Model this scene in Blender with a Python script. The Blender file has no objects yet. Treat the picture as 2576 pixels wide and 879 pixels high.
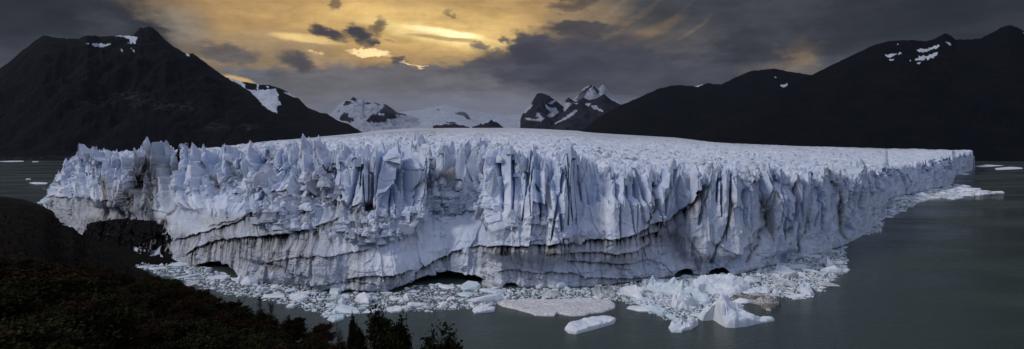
import bpy, math, random
import numpy as np
import time
_t0 = time.time()
from mathutils import Vector

# ------------------------------------------------------------------ basics
F, CX, VH, CAMZ, PW, PH = 1500.0, 1288.0, 370.0, 90.0, 2576.0, 879.0
sc = bpy.context.scene
col = sc.collection
rng = np.random.default_rng(7)
random.seed(7)
f32 = np.float32

def wpt(u, v):                      # point on the water seen at a given bearing / depression
    Y = CAMZ * F / (v - VH)
    return ((u - CX) / F * Y, Y)

def proj(x, y, z):
    return CX + F * x / y, VH + F * (CAMZ - z) / y

def tag(o, label=None, cat=None, group=None, kind=None):
    if label: o['label'] = label
    if cat: o['category'] = cat
    if group: o['group'] = group
    if kind: o['kind'] = kind
    return o

def empty(name, loc=(0, 0, 0)):
    o = bpy.data.objects.new(name, None)
    o.location = loc
    o.empty_display_size = 1
    col.objects.link(o)
    return o

def link(name, me, parent=None, loc=None):
    o = bpy.data.objects.new(name, me)
    col.objects.link(o)
    if parent: o.parent = parent
    if loc is not None: o.location = loc
    return o

def mesh_np(name, V, Fc, mat=None, attrs=None, smooth=False):
    """V (n,3); Fc either (m,4)/(m,3) array or list of index lists"""
    me = bpy.data.meshes.new(name)
    V = np.asarray(V, f32)
    me.vertices.add(len(V))
    me.vertices.foreach_set('co', V.ravel())
    if isinstance(Fc, np.ndarray):
        m, k = Fc.shape
        me.loops.add(m * k)
        me.loops.foreach_set('vertex_index', Fc.ravel().astype(np.int32))
        me.polygons.add(m)
        me.polygons.foreach_set('loop_start', np.arange(0, m * k, k, dtype=np.int32))
        me.polygons.foreach_set('loop_total', np.full(m, k, np.int32))
    else:
        lens = np.array([len(f) for f in Fc], np.int32)
        flat = np.array([i for f in Fc for i in f], np.int32)
        me.loops.add(len(flat))
        me.loops.foreach_set('vertex_index', flat)
        me.polygons.add(len(lens))
        me.polygons.foreach_set('loop_start', np.concatenate([[0], np.cumsum(lens)[:-1]]).astype(np.int32))
        me.polygons.foreach_set('loop_total', lens)
    me.update(calc_edges=True)
    me.polygons.foreach_set('use_smooth', np.full(len(me.polygons), bool(smooth)))
    if attrs:
        for k2, a in attrs.items():
            at = me.attributes.new(k2, 'FLOAT', 'POINT')
            at.data.foreach_set('value', np.asarray(a, f32).ravel())
    if mat: me.materials.append(mat)
    me.validate()
    return me

def grid_faces(nr, nc):
    i = np.arange(nr - 1)[:, None] * nc + np.arange(nc - 1)[None, :]
    return np.stack([i, i + 1, i + nc + 1, i + nc], -1).reshape(-1, 4)

# ------------------------------------------------------------------ noise
_perm = np.random.default_rng(3).permutation(256).astype(np.int64)
_perm = np.concatenate([_perm, _perm, _perm])
_g3 = np.random.default_rng(4).normal(size=(256, 3)).astype(f32)
_g3 /= np.linalg.norm(_g3, axis=1)[:, None]
_r4 = np.random.default_rng(5).random((256, 6)).astype(f32)

def _fade(t): return t * t * t * (t * (t * 6 - 15) + 10)

def pn(x, y, z=None, seed=0):
    x = np.asarray(x, f32) + seed * 17.31
    y = np.asarray(y, f32) + seed * 5.77
    z = np.zeros_like(x) if z is None else np.asarray(z, f32)
    x, y, z = np.broadcast_arrays(x, y, z)
    xi, yi, zi = np.floor(x).astype(np.int64), np.floor(y).astype(np.int64), np.floor(z).astype(np.int64)
    fx, fy, fz = x - xi, y - yi, z - zi
    xi &= 255; yi &= 255; zi &= 255
    ux, uy, uz = _fade(fx), _fade(fy), _fade(fz)
    def c(dx, dy, dz):
        h = _perm[_perm[_perm[(xi + dx) & 255] + ((yi + dy) & 255)] + ((zi + dz) & 255)]
        g = _g3[h]
        return g[..., 0] * (fx - dx) + g[..., 1] * (fy - dy) + g[..., 2] * (fz - dz)
    a = c(0, 0, 0); b = c(1, 0, 0); a = a + ux * (b - a)
    b = c(0, 1, 0); d = c(1, 1, 0); b = b + ux * (d - b); a = a + uy * (b - a)
    e = c(0, 0, 1); d = c(1, 0, 1); e = e + ux * (d - e)
    g = c(0, 1, 1); d = c(1, 1, 1); g = g + ux * (d - g); e = e + uy * (g - e)
    return (a + uz * (e - a)) * 1.6

def fbm(x, y, z=None, o=4, seed=0, gain=.5):
    s, a = 0, 1.0
    z = np.zeros_like(x) if z is None else z
    for k in range(o):
        s = s + a * pn(x * 2 ** k, y * 2 ** k, z * 2 ** k, seed + k)
        a *= gain
    return s

def ridged(x, y, z=None, o=4, seed=0):
    s, a = 0, 1.0
    z = np.zeros_like(x) if z is None else z
    for k in range(o):
        s = s + a * (1 - 2 * np.abs(pn(x * 2 ** k, y * 2 ** k, z * 2 ** k, seed + k)))
        a *= .5
    return s / 1.9

def worley(x, y, seed=0):
    """F1, F2, cell random numbers (n,6) of nearest, offsets from its centre"""
    x = np.asarray(x, f32) + seed * 9.13; y = np.asarray(y, f32) + seed * 3.71
    x, y = np.broadcast_arrays(x, y)
    xi, yi = np.floor(x).astype(np.int64), np.floor(y).astype(np.int64)
    F1 = np.full(x.shape, 9., f32); F2 = F1.copy()
    H = np.zeros(x.shape, np.int64); DX = np.zeros(x.shape, f32); DY = DX.copy()
    for dx in (-1, 0, 1):
        for dy in (-1, 0, 1):
            h = _perm[_perm[(xi + dx) & 255] + ((yi + dy) & 255)]
            ex = x - (xi + dx + _r4[h, 0]); ey = y - (yi + dy + _r4[h, 1])
            d = np.sqrt(ex * ex + ey * ey)
            m = d < F1
            F2 = np.where(m, F1, np.minimum(F2, d))
            F1 = np.where(m, d, F1); H = np.where(m, h, H)
            DX = np.where(m, ex, DX); DY = np.where(m, ey, DY)
    return F1, F2, _r4[H], DX, DY

def facets(x, y, seed=0, tilt=1.0):
    """broken shards: each cell has its own offset and its own slope"""
    F1, F2, R, DX, DY = worley(x, y, seed)
    return (R[..., 2] - .5) + tilt * ((R[..., 3] - .5) * DX + (R[..., 4] - .5) * DY) * 2, F2 - F1

def sstep(a, b, x):
    t = np.clip((x - a) / (b - a), 0, 1)
    return t * t * (3 - 2 * t)

def ti(tab, u, col_=1):
    t = np.array(tab, float)
    return np.interp(u, t[:, 0], t[:, col_])

def inpoly(px, py, poly):
    ins = np.zeros(px.shape, bool)
    n = len(poly)
    for i in range(n):
        x1, y1 = poly[i]; x2, y2 = poly[(i + 1) % n]
        if y1 == y2: continue
        c = ((y1 > py) != (y2 > py)) & (px < (x2 - x1) * (py - y1) / (y2 - y1) + x1)
        ins ^= c
    return ins

# ------------------------------------------------------------------ materials
def new_mat(name):
    m = bpy.data.materials.new(name); m.use_nodes = True
    nt = m.node_tree; nt.nodes.clear()
    out = nt.nodes.new('ShaderNodeOutputMaterial')
    b = nt.nodes.new('ShaderNodeBsdfPrincipled')
    nt.links.new(b.outputs[0], out.inputs[0])
    return m, nt, b

class N:
    def __init__(s, nt): s.nt = nt
    def n(s, t, **k):
        o = s.nt.nodes.new(t)
        for a, v in k.items(): setattr(o, a, v)
        return o
    def set(s, sock, v):
        if hasattr(v, 'is_output') or isinstance(v, bpy.types.NodeSocket): s.nt.links.new(v, sock)
        else: sock.default_value = v
    def math(s, op, a, b=None, c=None, clamp=False):
        o = s.n('ShaderNodeMath', operation=op, use_clamp=clamp)
        s.set(o.inputs[0], a)
        if b is not None: s.set(o.inputs[1], b)
        if c is not None: s.set(o.inputs[2], c)
        return o.outputs[0]
    def mix(s, f, a, b, blend='MIX'):
        o = s.n('ShaderNodeMix', data_type='RGBA', blend_type=blend)
        s.set(o.inputs[0], f); s.set(o.inputs[6], a); s.set(o.inputs[7], b)
        return o.outputs[2]
    def ramp(s, f, a, b, lo=0., hi=1.):
        o = s.n('ShaderNodeMapRange', interpolation_type='SMOOTHSTEP')
        s.set(o.inputs[0], f); o.inputs[1].default_value = a; o.inputs[2].default_value = b
        o.inputs[3].default_value = lo; o.inputs[4].default_value = hi
        return o.outputs[0]
    def noise(s, vec, scale, detail=4, rough=.55, dist=0., dim='3D'):
        o = s.n('ShaderNodeTexNoise', noise_dimensions=dim)
        if vec is not None: s.nt.links.new(vec, o.inputs['Vector'])
        o.inputs['Scale'].default_value = scale; o.inputs['Detail'].default_value = detail
        o.inputs['Roughness'].default_value = rough; o.inputs['Distortion'].default_value = dist
        return o
    def attr(s, name):
        return s.n('ShaderNodeAttribute', attribute_name=name).outputs['Fac']
    def pos(s): return s.n('ShaderNodeNewGeometry').outputs['Position']
    def objc(s): return s.n('ShaderNodeTexCoord').outputs['Object']
    def scale(s, v, xyz):
        o = s.n('ShaderNodeMapping'); s.nt.links.new(v, o.inputs[0]); o.inputs['Scale'].default_value = xyz
        return o.outputs[0]
    def bump(s, h, strength, dist):
        o = s.n('ShaderNodeBump'); s.set(o.inputs['Height'], h)
        o.inputs['Strength'].default_value = strength; o.inputs['Distance'].default_value = dist
        return o.outputs[0]

def c4(r, g, b): return (r, g, b, 1)

def ice_material(name, near=True):
    m, nt, b = new_mat(name); g = N(nt)
    p = g.pos()
    big = g.noise(p, .018, 4).outputs[0]
    med = g.noise(g.scale(p, (1, 1, .45)), .13, 5, .6).outputs[0]
    white = g.mix(g.ramp(big, .35, .65), c4(.52, .59, .72), c4(.62, .67, .77))
    white = g.mix(g.ramp(med, .35, .7), white, c4(.70, .74, .82))
    sp = g.noise(p, .9, 3, .6).outputs[0]
    white = g.mix(g.ramp(sp, .66, .74, 0, .35), white, c4(.25, .24, .25))
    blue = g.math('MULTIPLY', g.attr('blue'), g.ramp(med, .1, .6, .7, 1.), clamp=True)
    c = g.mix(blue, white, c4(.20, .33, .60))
    fine = g.noise(g.scale(p, (1, 1, .35)), .55, 5, .65).outputs[0]
    # grime: clotted by noise so that its edges break up
    d = g.attr('dirt')
    d2 = g.math('MULTIPLY', d, g.ramp(fine, .25, .6, .75, 1.25), clamp=True)
    grey = g.attr('grey')
    g2 = g.math('MULTIPLY', grey, g.ramp(fine, .25, .6, .6, 1.05), clamp=True)
    c = g.mix(g2, c, c4(.26, .25, .25))
    c = g.mix(d2, c, c4(.006, .006, .007))
    # sparse specks of grit everywhere
    nt.links.new(c, b.inputs['Base Color'])
    b.inputs['Roughness'].default_value = .55
    nt.links.new(g.math('MULTIPLY_ADD', d2, -.28, .3), b.inputs['Specular IOR Level'])
    hb = g.math('ADD', fine, g.math('MULTIPLY', g.noise(p, 1.6, 4, .6).outputs[0], .5))
    nt.links.new(g.bump(hb, .6, 1.2), b.inputs['Normal'])
    return m

def floe_material(name, colr, colr2, grit=.0, blue=(.35, .5, .75)):
    m, nt, b = new_mat(name); g = N(nt)
    p = g.pos()
    n1 = g.noise(p, .12, 3).outputs[0]
    n2 = g.noise(p, .7, 5, .65).outputs[0]
    c = g.mix(g.ramp(n1, .35, .65), c4(*colr), c4(*colr2))
    if grit: c = g.mix(g.math('MULTIPLY', g.ramp(n2, .45, .62), grit), c, c4(.06, .05, .045))
    nt.links.new(c, b.inputs['Base Color'])
    b.inputs['Roughness'].default_value = .5
    b.inputs['Specular IOR Level'].default_value = .3
    nt.links.new(g.bump(n2, .5, .5), b.inputs['Normal'])
    return m

M_ICE = ice_material('glacier_ice')
M_FLOE = [floe_material('floe_white', (.56, .62, .71), (.74, .77, .82)),
          floe_material('floe_blue', (.50, .60, .68), (.62, .70, .76)),
          floe_material('floe_grey', (.38, .42, .44), (.60, .63, .65), .5)]
M_DIRTYFLOE = floe_material('floe_pinkish', (.58, .58, .61), (.68, .67, .70), .4)
M_DEBRIS = floe_material('floe_debris', (.13, .12, .115), (.50, .50, .50), .9)

def mountain_material(name, rock, rock2, snow=(.46, .50, .58)):
    m, nt, b = new_mat(name); g = N(nt)
    p = g.pos()
    n1 = g.noise(p, .004, 6, .6).outputs[0]
    n2 = g.noise(g.scale(p, (1, 1, 2.2)), .02, 6, .65).outputs[0]
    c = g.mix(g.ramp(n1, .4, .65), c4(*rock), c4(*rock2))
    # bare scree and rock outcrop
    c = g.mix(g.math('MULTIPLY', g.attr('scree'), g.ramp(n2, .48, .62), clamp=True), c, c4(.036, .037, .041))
    s = g.math('ADD', g.attr('snow'), g.math('MULTIPLY', g.math('SUBTRACT', n2, .5), 1.6))
    c = g.mix(g.ramp(s, .36, .70), c, c4(*snow))
    nt.links.new(c, b.inputs['Base Color'])
    b.inputs['Roughness'].default_value = .95
    b.inputs['Specular IOR Level'].default_value = .05
    nt.links.new(g.bump(g.math('ADD', n2, n1), .7, 40.), b.inputs['Normal'])
    return m

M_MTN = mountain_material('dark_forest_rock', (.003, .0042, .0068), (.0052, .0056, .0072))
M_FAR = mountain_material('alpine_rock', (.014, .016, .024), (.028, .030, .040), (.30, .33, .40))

M_FIELD = mountain_material('icefield_snow', (.014, .016, .024), (.028, .030, .040), (.34, .38, .46))
# ------------------------------------------------------------------ camera
cam = bpy.data.cameras.new('camera'); co = bpy.data.objects.new('camera', cam); col.objects.link(co)
co.location = (0, 0, CAMZ); co.rotation_euler = (math.radians(90), 0, 0)
cam.sensor_fit = 'HORIZONTAL'; cam.sensor_width = 36; cam.lens = 36 * F / PW
cam.shift_y = -((PH / 2 - VH) / PW)
cam.clip_start = .5; cam.clip_end = 120000
sc.camera = co

# ------------------------------------------------------------------ world: dusk sky
LAMP_AZ, LAMP_EL = math.radians(-102), math.radians(40)
w = bpy.data.worlds.new('World'); sc.world = w; w.use_nodes = True
nt = w.node_tree; nt.nodes.clear(); g = N(nt)
out = g.n('ShaderNodeOutputWorld')
sky = g.n('ShaderNodeTexSky', sky_type='NISHITA', sun_disc=False)
sky.sun_elevation = LAMP_EL; sky.sun_rotation = LAMP_AZ
bg1 = g.n('ShaderNodeBackground'); nt.links.new(sky.outputs[0], bg1.inputs[0]); bg1.inputs[1].default_value = .0012
gen = g.n('ShaderNodeTexCoord').outputs['Generated']
sep = g.n('ShaderNodeSeparateXYZ'); nt.links.new(gen, sep.inputs[0])
az = g.math('ARCTAN2', sep.outputs[0], sep.outputs[1])
hor = g.math('SQRT', g.math('ADD', g.math('MULTIPLY', sep.outputs[0], sep.outputs[0]), g.math('MULTIPLY', sep.outputs[1], sep.outputs[1])))
el = g.math('ARCTAN2', sep.outputs[2], hor)
def sang(u, v):
    x = (u - CX) / F; z = (VH - v) / F
    return math.atan2(x, 1), math.atan2(z, math.sqrt(1 + x * x))
# cloud space: bearing, elevation stretched (clouds are flat layers)
cmb = g.n('ShaderNodeCombineXYZ')
nt.links.new(az, cmb.inputs[0]); nt.links.new(g.math('MULTIPLY', el, 2.2), cmb.inputs[1])
cv = cmb.outputs[0]
nA = g.noise(cv, 9, 6, .62)
nD = g.noise(cv, 70, 4, .6)
sD = g.n('ShaderNodeSeparateColor'); nt.links.new(nD.outputs['Color'], sD.inputs[0])
nB = g.noise(cv, 26, 5, .6)
nC = g.noise(cv, 3.2, 4, .55)
def sub5(s, k): return g.math('MULTIPLY', g.math('SUBTRACT', s, .5), k)
sA = g.n('ShaderNodeSeparateColor'); nt.links.new(nA.outputs['Color'], sA.inputs[0])
sB = g.n('ShaderNodeSeparateColor'); nt.links.new(nB.outputs['Color'], sB.inputs[0])
wx = g.math('ADD', az, g.math('ADD', sub5(sA.outputs[0], .10), sub5(sB.outputs[0], .08)))
wy = g.math('ADD', el, g.math('ADD', sub5(sA.outputs[1], .05), sub5(sB.outputs[1], .042)))
wx2 = g.math('ADD', az, sub5(sA.outputs[0], .05))
wy2 = g.math('ADD', el, sub5(sA.outputs[1], .016))
def ell(u, v, ru, rv, rot=0., soft=1., X=wx, Y=wy):
    """soft mask: 1 at the centre, 0 outside the ellipse"""
    a0, e0 = sang(u, v)
    dx = g.math('SUBTRACT', X, a0); dy = g.math('SUBTRACT', Y, e0)
    ra, rb = ru / F * math.cos(a0) ** 2, rv / F
    c, s = math.cos(math.radians(rot)), math.sin(math.radians(rot))
    p = g.math('DIVIDE', g.math('ADD', g.math('MULTIPLY', dx, c), g.math('MULTIPLY', dy, s)), ra)
    q = g.math('DIVIDE', g.math('SUBTRACT', g.math('MULTIPLY', dy, c), g.math('MULTIPLY', dx, s)), rb)
    r2 = g.math('ADD', g.math('MULTIPLY', p, p), g.math('MULTIPLY', q, q))
    return g.ramp(r2, 1.0, 1.0 - soft, 0., 1.)
wx3 = g.math('ADD', az, g.math('ADD', sub5(sB.outputs[0], .035), sub5(sD.outputs[0], .026)))
wy3 = g.math('ADD', el, g.math('ADD', sub5(sB.outputs[1], .020), sub5(sD.outputs[1], .018)))
def over(c, mask, colr, k=1.):
    if k != 1.: mask = g.math('MULTIPLY', mask, k)
    return g.mix(mask, c, c4(*colr))
wx = g.math('ADD', wx, sub5(sD.outputs[0], .035)); wy = g.math('ADD', wy, sub5(sD.outputs[1], .022))
# base: grey overcast, a little lighter near the horizon
c = g.mix(g.ramp(el, .0, .22), c4(.105, .112, .145), c4(.060, .063, .074))
c = g.mix(g.ramp(nC.outputs[0], .35, .7), c, c4(.045, .050, .066))
c = g.mix(g.math('MULTIPLY', g.ramp(sA.outputs[2], .5, .72), .5), c, c4(.10, .10, .115))
# warm break in the cloud above the icefield
c = over(c, ell(1030, 150, 900, 240, 0, 1.), (.20, .155, .105), .8)
c = over(c, ell(960, 40, 640, 170, 4, .9, wx2, wy2), (.52, .32, .12), .95)
c = over(c, ell(1090, 70, 380, 75, -4, 1., wx2, wy2), (.78, .52, .19), .85)
c = over(c, ell(1100, 88, 230, 26, -9, 1., wx2, wy2), (1.0, .74, .30), .95)
c = over(c, ell(1118, 80, 120, 11, -8, 1., wx2, wy2), (1.35, 1.08, .6), .95)
c = over(c, ell(1120, 96, 110, 7, -5, 1., wx2, wy2), (.42, .28, .13), .8)
c = over(c, ell(700, 125, 230, 60, 0, 1., wx2, wy2), (.26, .20, .13), .6)
c = over(c, ell(770, 98, 110, 14, -3, 1., wx2, wy2), (.85, .60, .24), .9)
c = over(c, ell(450, 70, 130, 60, 0, 1., wx2, wy2), (.20, .19, .17), .7)
c = over(c, ell(1640, 75, 130, 16, 24, 1., wx2, wy2), (.23, .16, .10), .7)
c = over(c, ell(1480, 50, 150, 60, 10, 1., wx2, wy2), (.27, .19, .11), .6)
for (u_, v_, ru, rv, ro) in [(1590, 55, 130, 9, 34), (1680, 50, 110, 7, 33), (1530, 40, 120, 10, 40), (1740, 70, 90, 6, 30)]:
    c = over(c, ell(u_, v_, ru, rv, ro, 1., wx2, wy2), (.27, .19, .115), .32)
# low grey bank over the icefield
c = over(c, ell(1020, 235, 500, 88, 0, .5), (.125, .125, .145), .9)
c = over(c, ell(1120, 290, 500, 70, 0, 1.), (.155, .16, .195), .9)
c = over(c, ell(640, 185, 70, 22, 0, .8), (.135, .15, .19), .8)
# glowing rims
c = over(c, ell(928, 134, 62, 11, 1, .8, wx3, wy3), (1.15, .85, .42))
c = over(c, ell(1026, 161, 26, 4, -4, .9, wx3, wy3), (.95, .65, .3), .9)
c = over(c, ell(1058, 167, 16, 4, -12, .9, wx3, wy3), (.95, .65, .3), .9)
c = over(c, ell(792, 132, 22, 4, -3, .9, wx3, wy3), (.8, .55, .25), .9)
c = over(c, ell(600, 200, 40, 8, -12, 1., wx2, wy2), (.75, .50, .2), .9)
c = over(c, ell(2000, 128, 90, 30, 5, .9), (.24, .165, .09), .9)
c = over(c, ell(1960, 180, 120, 30, 5, .9), (.17, .13, .09), .7)
c = over(c, ell(1250, 175, 60, 12, 0, .9), (.20, .17, .15), .8)
# dark cumulus
D = (.052, .054, .074)
for (u_, v_, ru, rv, ro, so, k, cc) in [
    (1400, 150, 250, 60, 6, .45, .92, D), (1530, 190, 330, 70, -3, .5, .92, D), (1330, 125, 55, 38, 0, .5, .95, (.06, .058, .075)),
    (1240, 165, 110, 20, 0, .6, .8, (.085, .083, .1)), (1460, 75, 125, 20, 3, .5, .92, (.058, .056, .066)),
    (1440, 8, 75, 20, 0, .7, .8, (.075, .06, .055)),  (560, 130, 85, 24, -6, .6, .85, (.10, .092, .10)),
    (1880, 125, 120, 60, 0, .5, .92, (.035, .035, .045)), (2090, 90, 180, 60, 0, .8, .8, (.045, .047, .056)),
    (1720, 130, 130, 40, 0, .9, .6, (.075, .078, .098)), (1800, 200, 150, 40, 0, .8, .7, (.065, .068, .088)),
    (130, 40, 380, 90, -6, .5, .96, (.028, .030, .040)), (60, 20, 240, 60, 0, .7, .8, (.020, .022, .028)), (330, 72, 130, 48, -22, .6, .97, (.030, .031, .038)), (250, 60, 90, 30, -10, .8, .6, (.055, .055, .065)), (60, 75, 90, 22, -6, .8, .5, (.05, .052, .062)),
    (40, 120, 190, 70, 0, .6, .9, (.045, .048, .062)), (1900, -10, 400, 90, 0, .8, .7, (.045, .048, .060)),
    (40, 30, 200, 70, 0, 1., .8, (.016, .017, .022)), (2400, 20, 500, 120, 0, .8, .93, (.020, .022, .026)), (2150, 60, 160, 60, 10, .9, .6, (.028, .030, .038)), (1700, 190, 60, 22, 0, .8, .7, (.05, .052, .068)), (1640, 150, 70, 30, 0, .8, .6, (.045, .047, .062))]:
    c = over(c, ell(u_, v_, ru * 1.12, rv * 1.15, ro, min(1., so + .3)), cc, k)
tex = g.math('ADD', g.math('MULTIPLY', g.ramp(sA.outputs[2], .3, .7), .5), g.math('ADD', g.math('MULTIPLY', g.ramp(sB.outputs[2], .3, .7), .32), g.math('MULTIPLY', g.ramp(sD.outputs[2], .3, .7), .18)))
streaks = g.noise(g.scale(cv, (1, 2.4, 1)), 7, 5, .6, .6).outputs[0]
tm_ = g.math('ADD', g.math('MULTIPLY', tex, .50), g.math('ADD', .58, g.math('MULTIPLY', g.ramp(streaks, .3, .7), .34)))
tcol = g.n('ShaderNodeCombineXYZ')
for q in range(3): nt.links.new(tm_, tcol.inputs[q])
c = g.mix(.85, c, tcol.outputs[0], 'MULTIPLY')
# the rest of the sky, out of the frame: open blue-grey overcast overhead and behind the viewer
for (u_, v_, ru, rv, ro, so, k, cc) in [
    (811, 80, 36, 15, -14, .8, .95, (.062, .053, .058)), (842, 90, 38, 15, -14, .8, .95, (.062, .053, .058)), (891, 79, 34, 18, -10, .8, 1., (.052, .048, .056)), (911, 95, 38, 22, -20, .7, 1., (.050, .048, .058)),
    (947, 108, 18, 13, 0, .9, .9, (.07, .06, .065)), (950, 68, 28, 18, 30, 1., .8, (.12, .088, .06)), (745, 155, 52, 24, -18, 1., .85, (.07, .064, .072)), (770, 165, 22, 18, 0, 1., .7, (.07, .064, .072)), (690, 190, 36, 12, 0, 1., .6, (.09, .085, .095)),
    (843, 10, 14, 18, 30, 1., .75, (.16, .11, .07)), (1130, 40, 24, 7, -30, 1., .7, (.20, .14, .08)), (1000, 152, 24, 12, 0, 1., .85, (.085, .072, .075)), (980, 98, 12, 5, -20, 1., .5, (.2, .14, .08)),
    (1270, 98, 20, 12, -30, 1., .8, (.10, .085, .085)), (1210, 120, 26, 14, 0, 1., .8, (.11, .095, .095)), (1335, 137, 48, 30, 0, .9, .8, (.042, .043, .060)), (1250, 145, 40, 22, 0, 1., .7, (.060, .060, .078))]:
    c = over(c, ell(u_, v_, ru * 1.2, rv * 1.2, ro, 1., wx3, wy3), cc, min(1., k * 1.12))
up = g.ramp(el, .42, 1.0)
back = g.ramp(sep.outputs[1], .25, -.5)
hi = g.math('MAXIMUM', up, g.math('MULTIPLY', back, g.ramp(el, -.05, .35, .35, 1.)))
c = g.mix(hi, c, c4(.375, .42, .56))
bg2 = g.n('ShaderNodeBackground'); nt.links.new(c, bg2.inputs[0]); bg2.inputs[1].default_value = 1.
add = g.n('ShaderNodeAddShader'); nt.links.new(bg1.outputs[0], add.inputs[0]); nt.links.new(bg2.outputs[0], add.inputs[1])
nt.links.new(add.outputs[0], out.inputs[0])

relief_lamp = bpy.data.lights.new('relief_lamp', 'SUN'); so_ = bpy.data.objects.new('relief_lamp', relief_lamp); col.objects.link(so_)  # soft lamp added at the left for ice relief; the dusk glow lies ahead
relief_lamp.energy = 1.5; relief_lamp.angle = math.radians(14); relief_lamp.color = (1, .93, .85)
dr = Vector((math.sin(LAMP_AZ) * math.cos(LAMP_EL), math.cos(LAMP_AZ) * math.cos(LAMP_EL), math.sin(LAMP_EL)))
so_.rotation_euler = dr.to_track_quat('Z', 'Y').to_euler()
so_.location = (0, 0, 500)

# ------------------------------------------------------------------ water
m, nt, b = new_mat('lake_water'); g = N(nt)
p = g.pos()
big = g.noise(g.scale(p, (.6, 2.5, 1)), .005, 5, .6, .4).outputs[0]
c = g.mix(g.ramp(big, .3, .7), c4(.031, .045, .040), c4(.044, .060, .053))
nt.links.new(g.ramp(big, .35, .65, .12, .34), b.inputs['Roughness'])
nt.links.new(c, b.inputs['Base Color'])
b.inputs['IOR'].default_value = 1.33
b.inputs['Specular IOR Level'].default_value = .35
rip = g.noise(g.scale(p, (1, 2.2, 1)), .22, 6, .65, .3).outputs[0]
nt.links.new(g.bump(rip, .75, .7), b.inputs['Normal'])
M_WATER = m
L_ = 33000
tag(link('lake_water', mesh_np('lake_water', [(-L_, -3000, 0), (L_, -3000, 0), (L_, L_, 0), (-L_, L_, 0)], [[0, 1, 2, 3]], M_WATER)), kind='structure')

# ------------------------------------------------------------------ mountains
def C1(x, y): return (x * .465, y * .465)
def C3(x, y): return (1446.5 + x * .465, y * .465)
def C8(x, y): return (566 + x * .4395, 157.2 + y * .4395)

def mountain(name, ridge, Yr, Yf, mat, vf=None, snow=(), rocks=None, base_snow=0., scree=(), p=1.15, rough=1., du=2.5, rows=90, gul=.16, zf=-5, seed=0, jag=1.5):
    r = np.array(ridge, float)
    u = np.arange(r[0, 0], r[-1, 0] + du, du)
    v = np.interp(u, r[:, 0], r[:, 1])
    v_s = v
    v = v + jag * fbm(u / 14., u * 0 + .5, o=4, seed=seed + 40)
    yr = np.interp(u, r[:, 0], np.broadcast_to(Yr, len(r))) if np.ndim(Yr) else np.full(len(u), float(Yr))
    yf = np.interp(u, r[:, 0], np.broadcast_to(Yf, len(r))) if np.ndim(Yf) else np.full(len(u), float(Yf))
    zr = CAMZ + (VH - v_s) * yr / F; zj = (v_s - v) * yr / F
    t = np.linspace(0, 1, rows)[:, None]
    Y = yf + (yr - yf) * t
    prof = t ** p
    kw = max(3, int(70 / du)) | 1
    zsm = np.convolve(np.pad(zr, kw // 2, 'edge'), np.ones(kw) / kw, 'valid')
    zsm = np.convolve(np.pad(zsm, kw // 2, 'edge'), np.ones(kw) / kw, 'valid')
    bl = np.clip(t, 0, 1) ** 3 if len(u) > 60 else 1.
    Z = zf + ((zsm - zf) * (1 - bl) + (zr - zf) * bl) * prof + zj * t ** 7
    zr = zr + zj * 1.
    X = (u - CX) / F * Y
    # keep ridge position in the world, gullies running down the slope
    s = 260.
    amp = gul * np.maximum(zr - zj - zf, 60.) * (t * (1 - t) * 4) ** .8
    Z = Z + amp * (ridged(X / (s * 3), Y / (s * 5), o=5, seed=seed) - .35) * rough
    Z = Z + amp * .12 * fbm(X / 90., Y / 90., o=3, seed=seed + 5)
    # back slope
    tb = np.linspace(.06, 1, 10)[:, None]
    Yb = yr + (yr - yf) * .35 * tb
    Zb = zr + (zf - 20 - zr) * tb ** 1.1
    Xb = (u - CX) / F * Yb
    X = np.vstack([X, Xb]); Y = np.vstack([Y, Yb]); Z = np.vstack([Z, Zb])
    U_, V_ = proj(X, Y, Z)
    nz1 = fbm(U_ / 9, V_ / 6, o=4, seed=seed + 11); nz2 = fbm(U_ / 9, V_ / 6, o=4, seed=seed + 21)
    Uw, Vw = U_ + nz1 * 2.2, V_ + nz2 * 1.6
    S = np.full(X.shape, float(base_snow))
    front = np.arange(X.shape[0])[:, None] < rows
    if rocks is not None:
        for q in rocks: S = np.where(inpoly(Uw, Vw, q) & front, 0., S)
    for q in snow: S = np.where(inpoly(Uw, Vw, q) & front, 1., S)
    SC = np.zeros(X.shape)
    for (a, b_, c_, d_) in scree:
        SC = np.maximum(SC, np.clip(1.3 - ((U_ - a) / c_) ** 2 - ((V_ - b_) / d_) ** 2, 0, 1))
    me = mesh_np(name, np.stack([X, Y, Z], -1).reshape(-1, 3), grid_faces(*X.shape)[:, ::-1], mat, {'snow': S, 'scree': SC}, smooth=True)
    return tag(link(name, me), kind='structure')

def P8(*pts): return [C8(*q) for q in pts]
def P1(*pts): return [C1(*q) for q in pts]
def P3(*pts): return [C3(*q) for q in pts]

# far icefield, rising into the cloud
mountain('icefield', [(700, 330), (780, 312), (850, 300), (930, 287), (1000, 283), (1060, 276), (1095, 268), (1120, 264), (1150, 270), (1200, 282), (1280, 290), (1330, 285), (1400, 270), (1480, 262), (1560, 270), (1620, 290), (1700, 330)],
         24000, 10700, M_FIELD, base_snow=1.1, rocks=[P8((1215, 268), (1225, 265), (1232, 275), (1218, 277)), P8((1200, 237), (1260, 233), (1300, 248), (1240, 243)), P8((1308, 291), (1340, 284), (1372, 284), (1392, 300), (1406, 328), (1388, 326), (1362, 306), (1330, 299)), P8((1250, 345), (1300, 340), (1340, 352), (1300, 350))], gul=.07, p=.9, zf=330, seed=1, jag=1)
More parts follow.
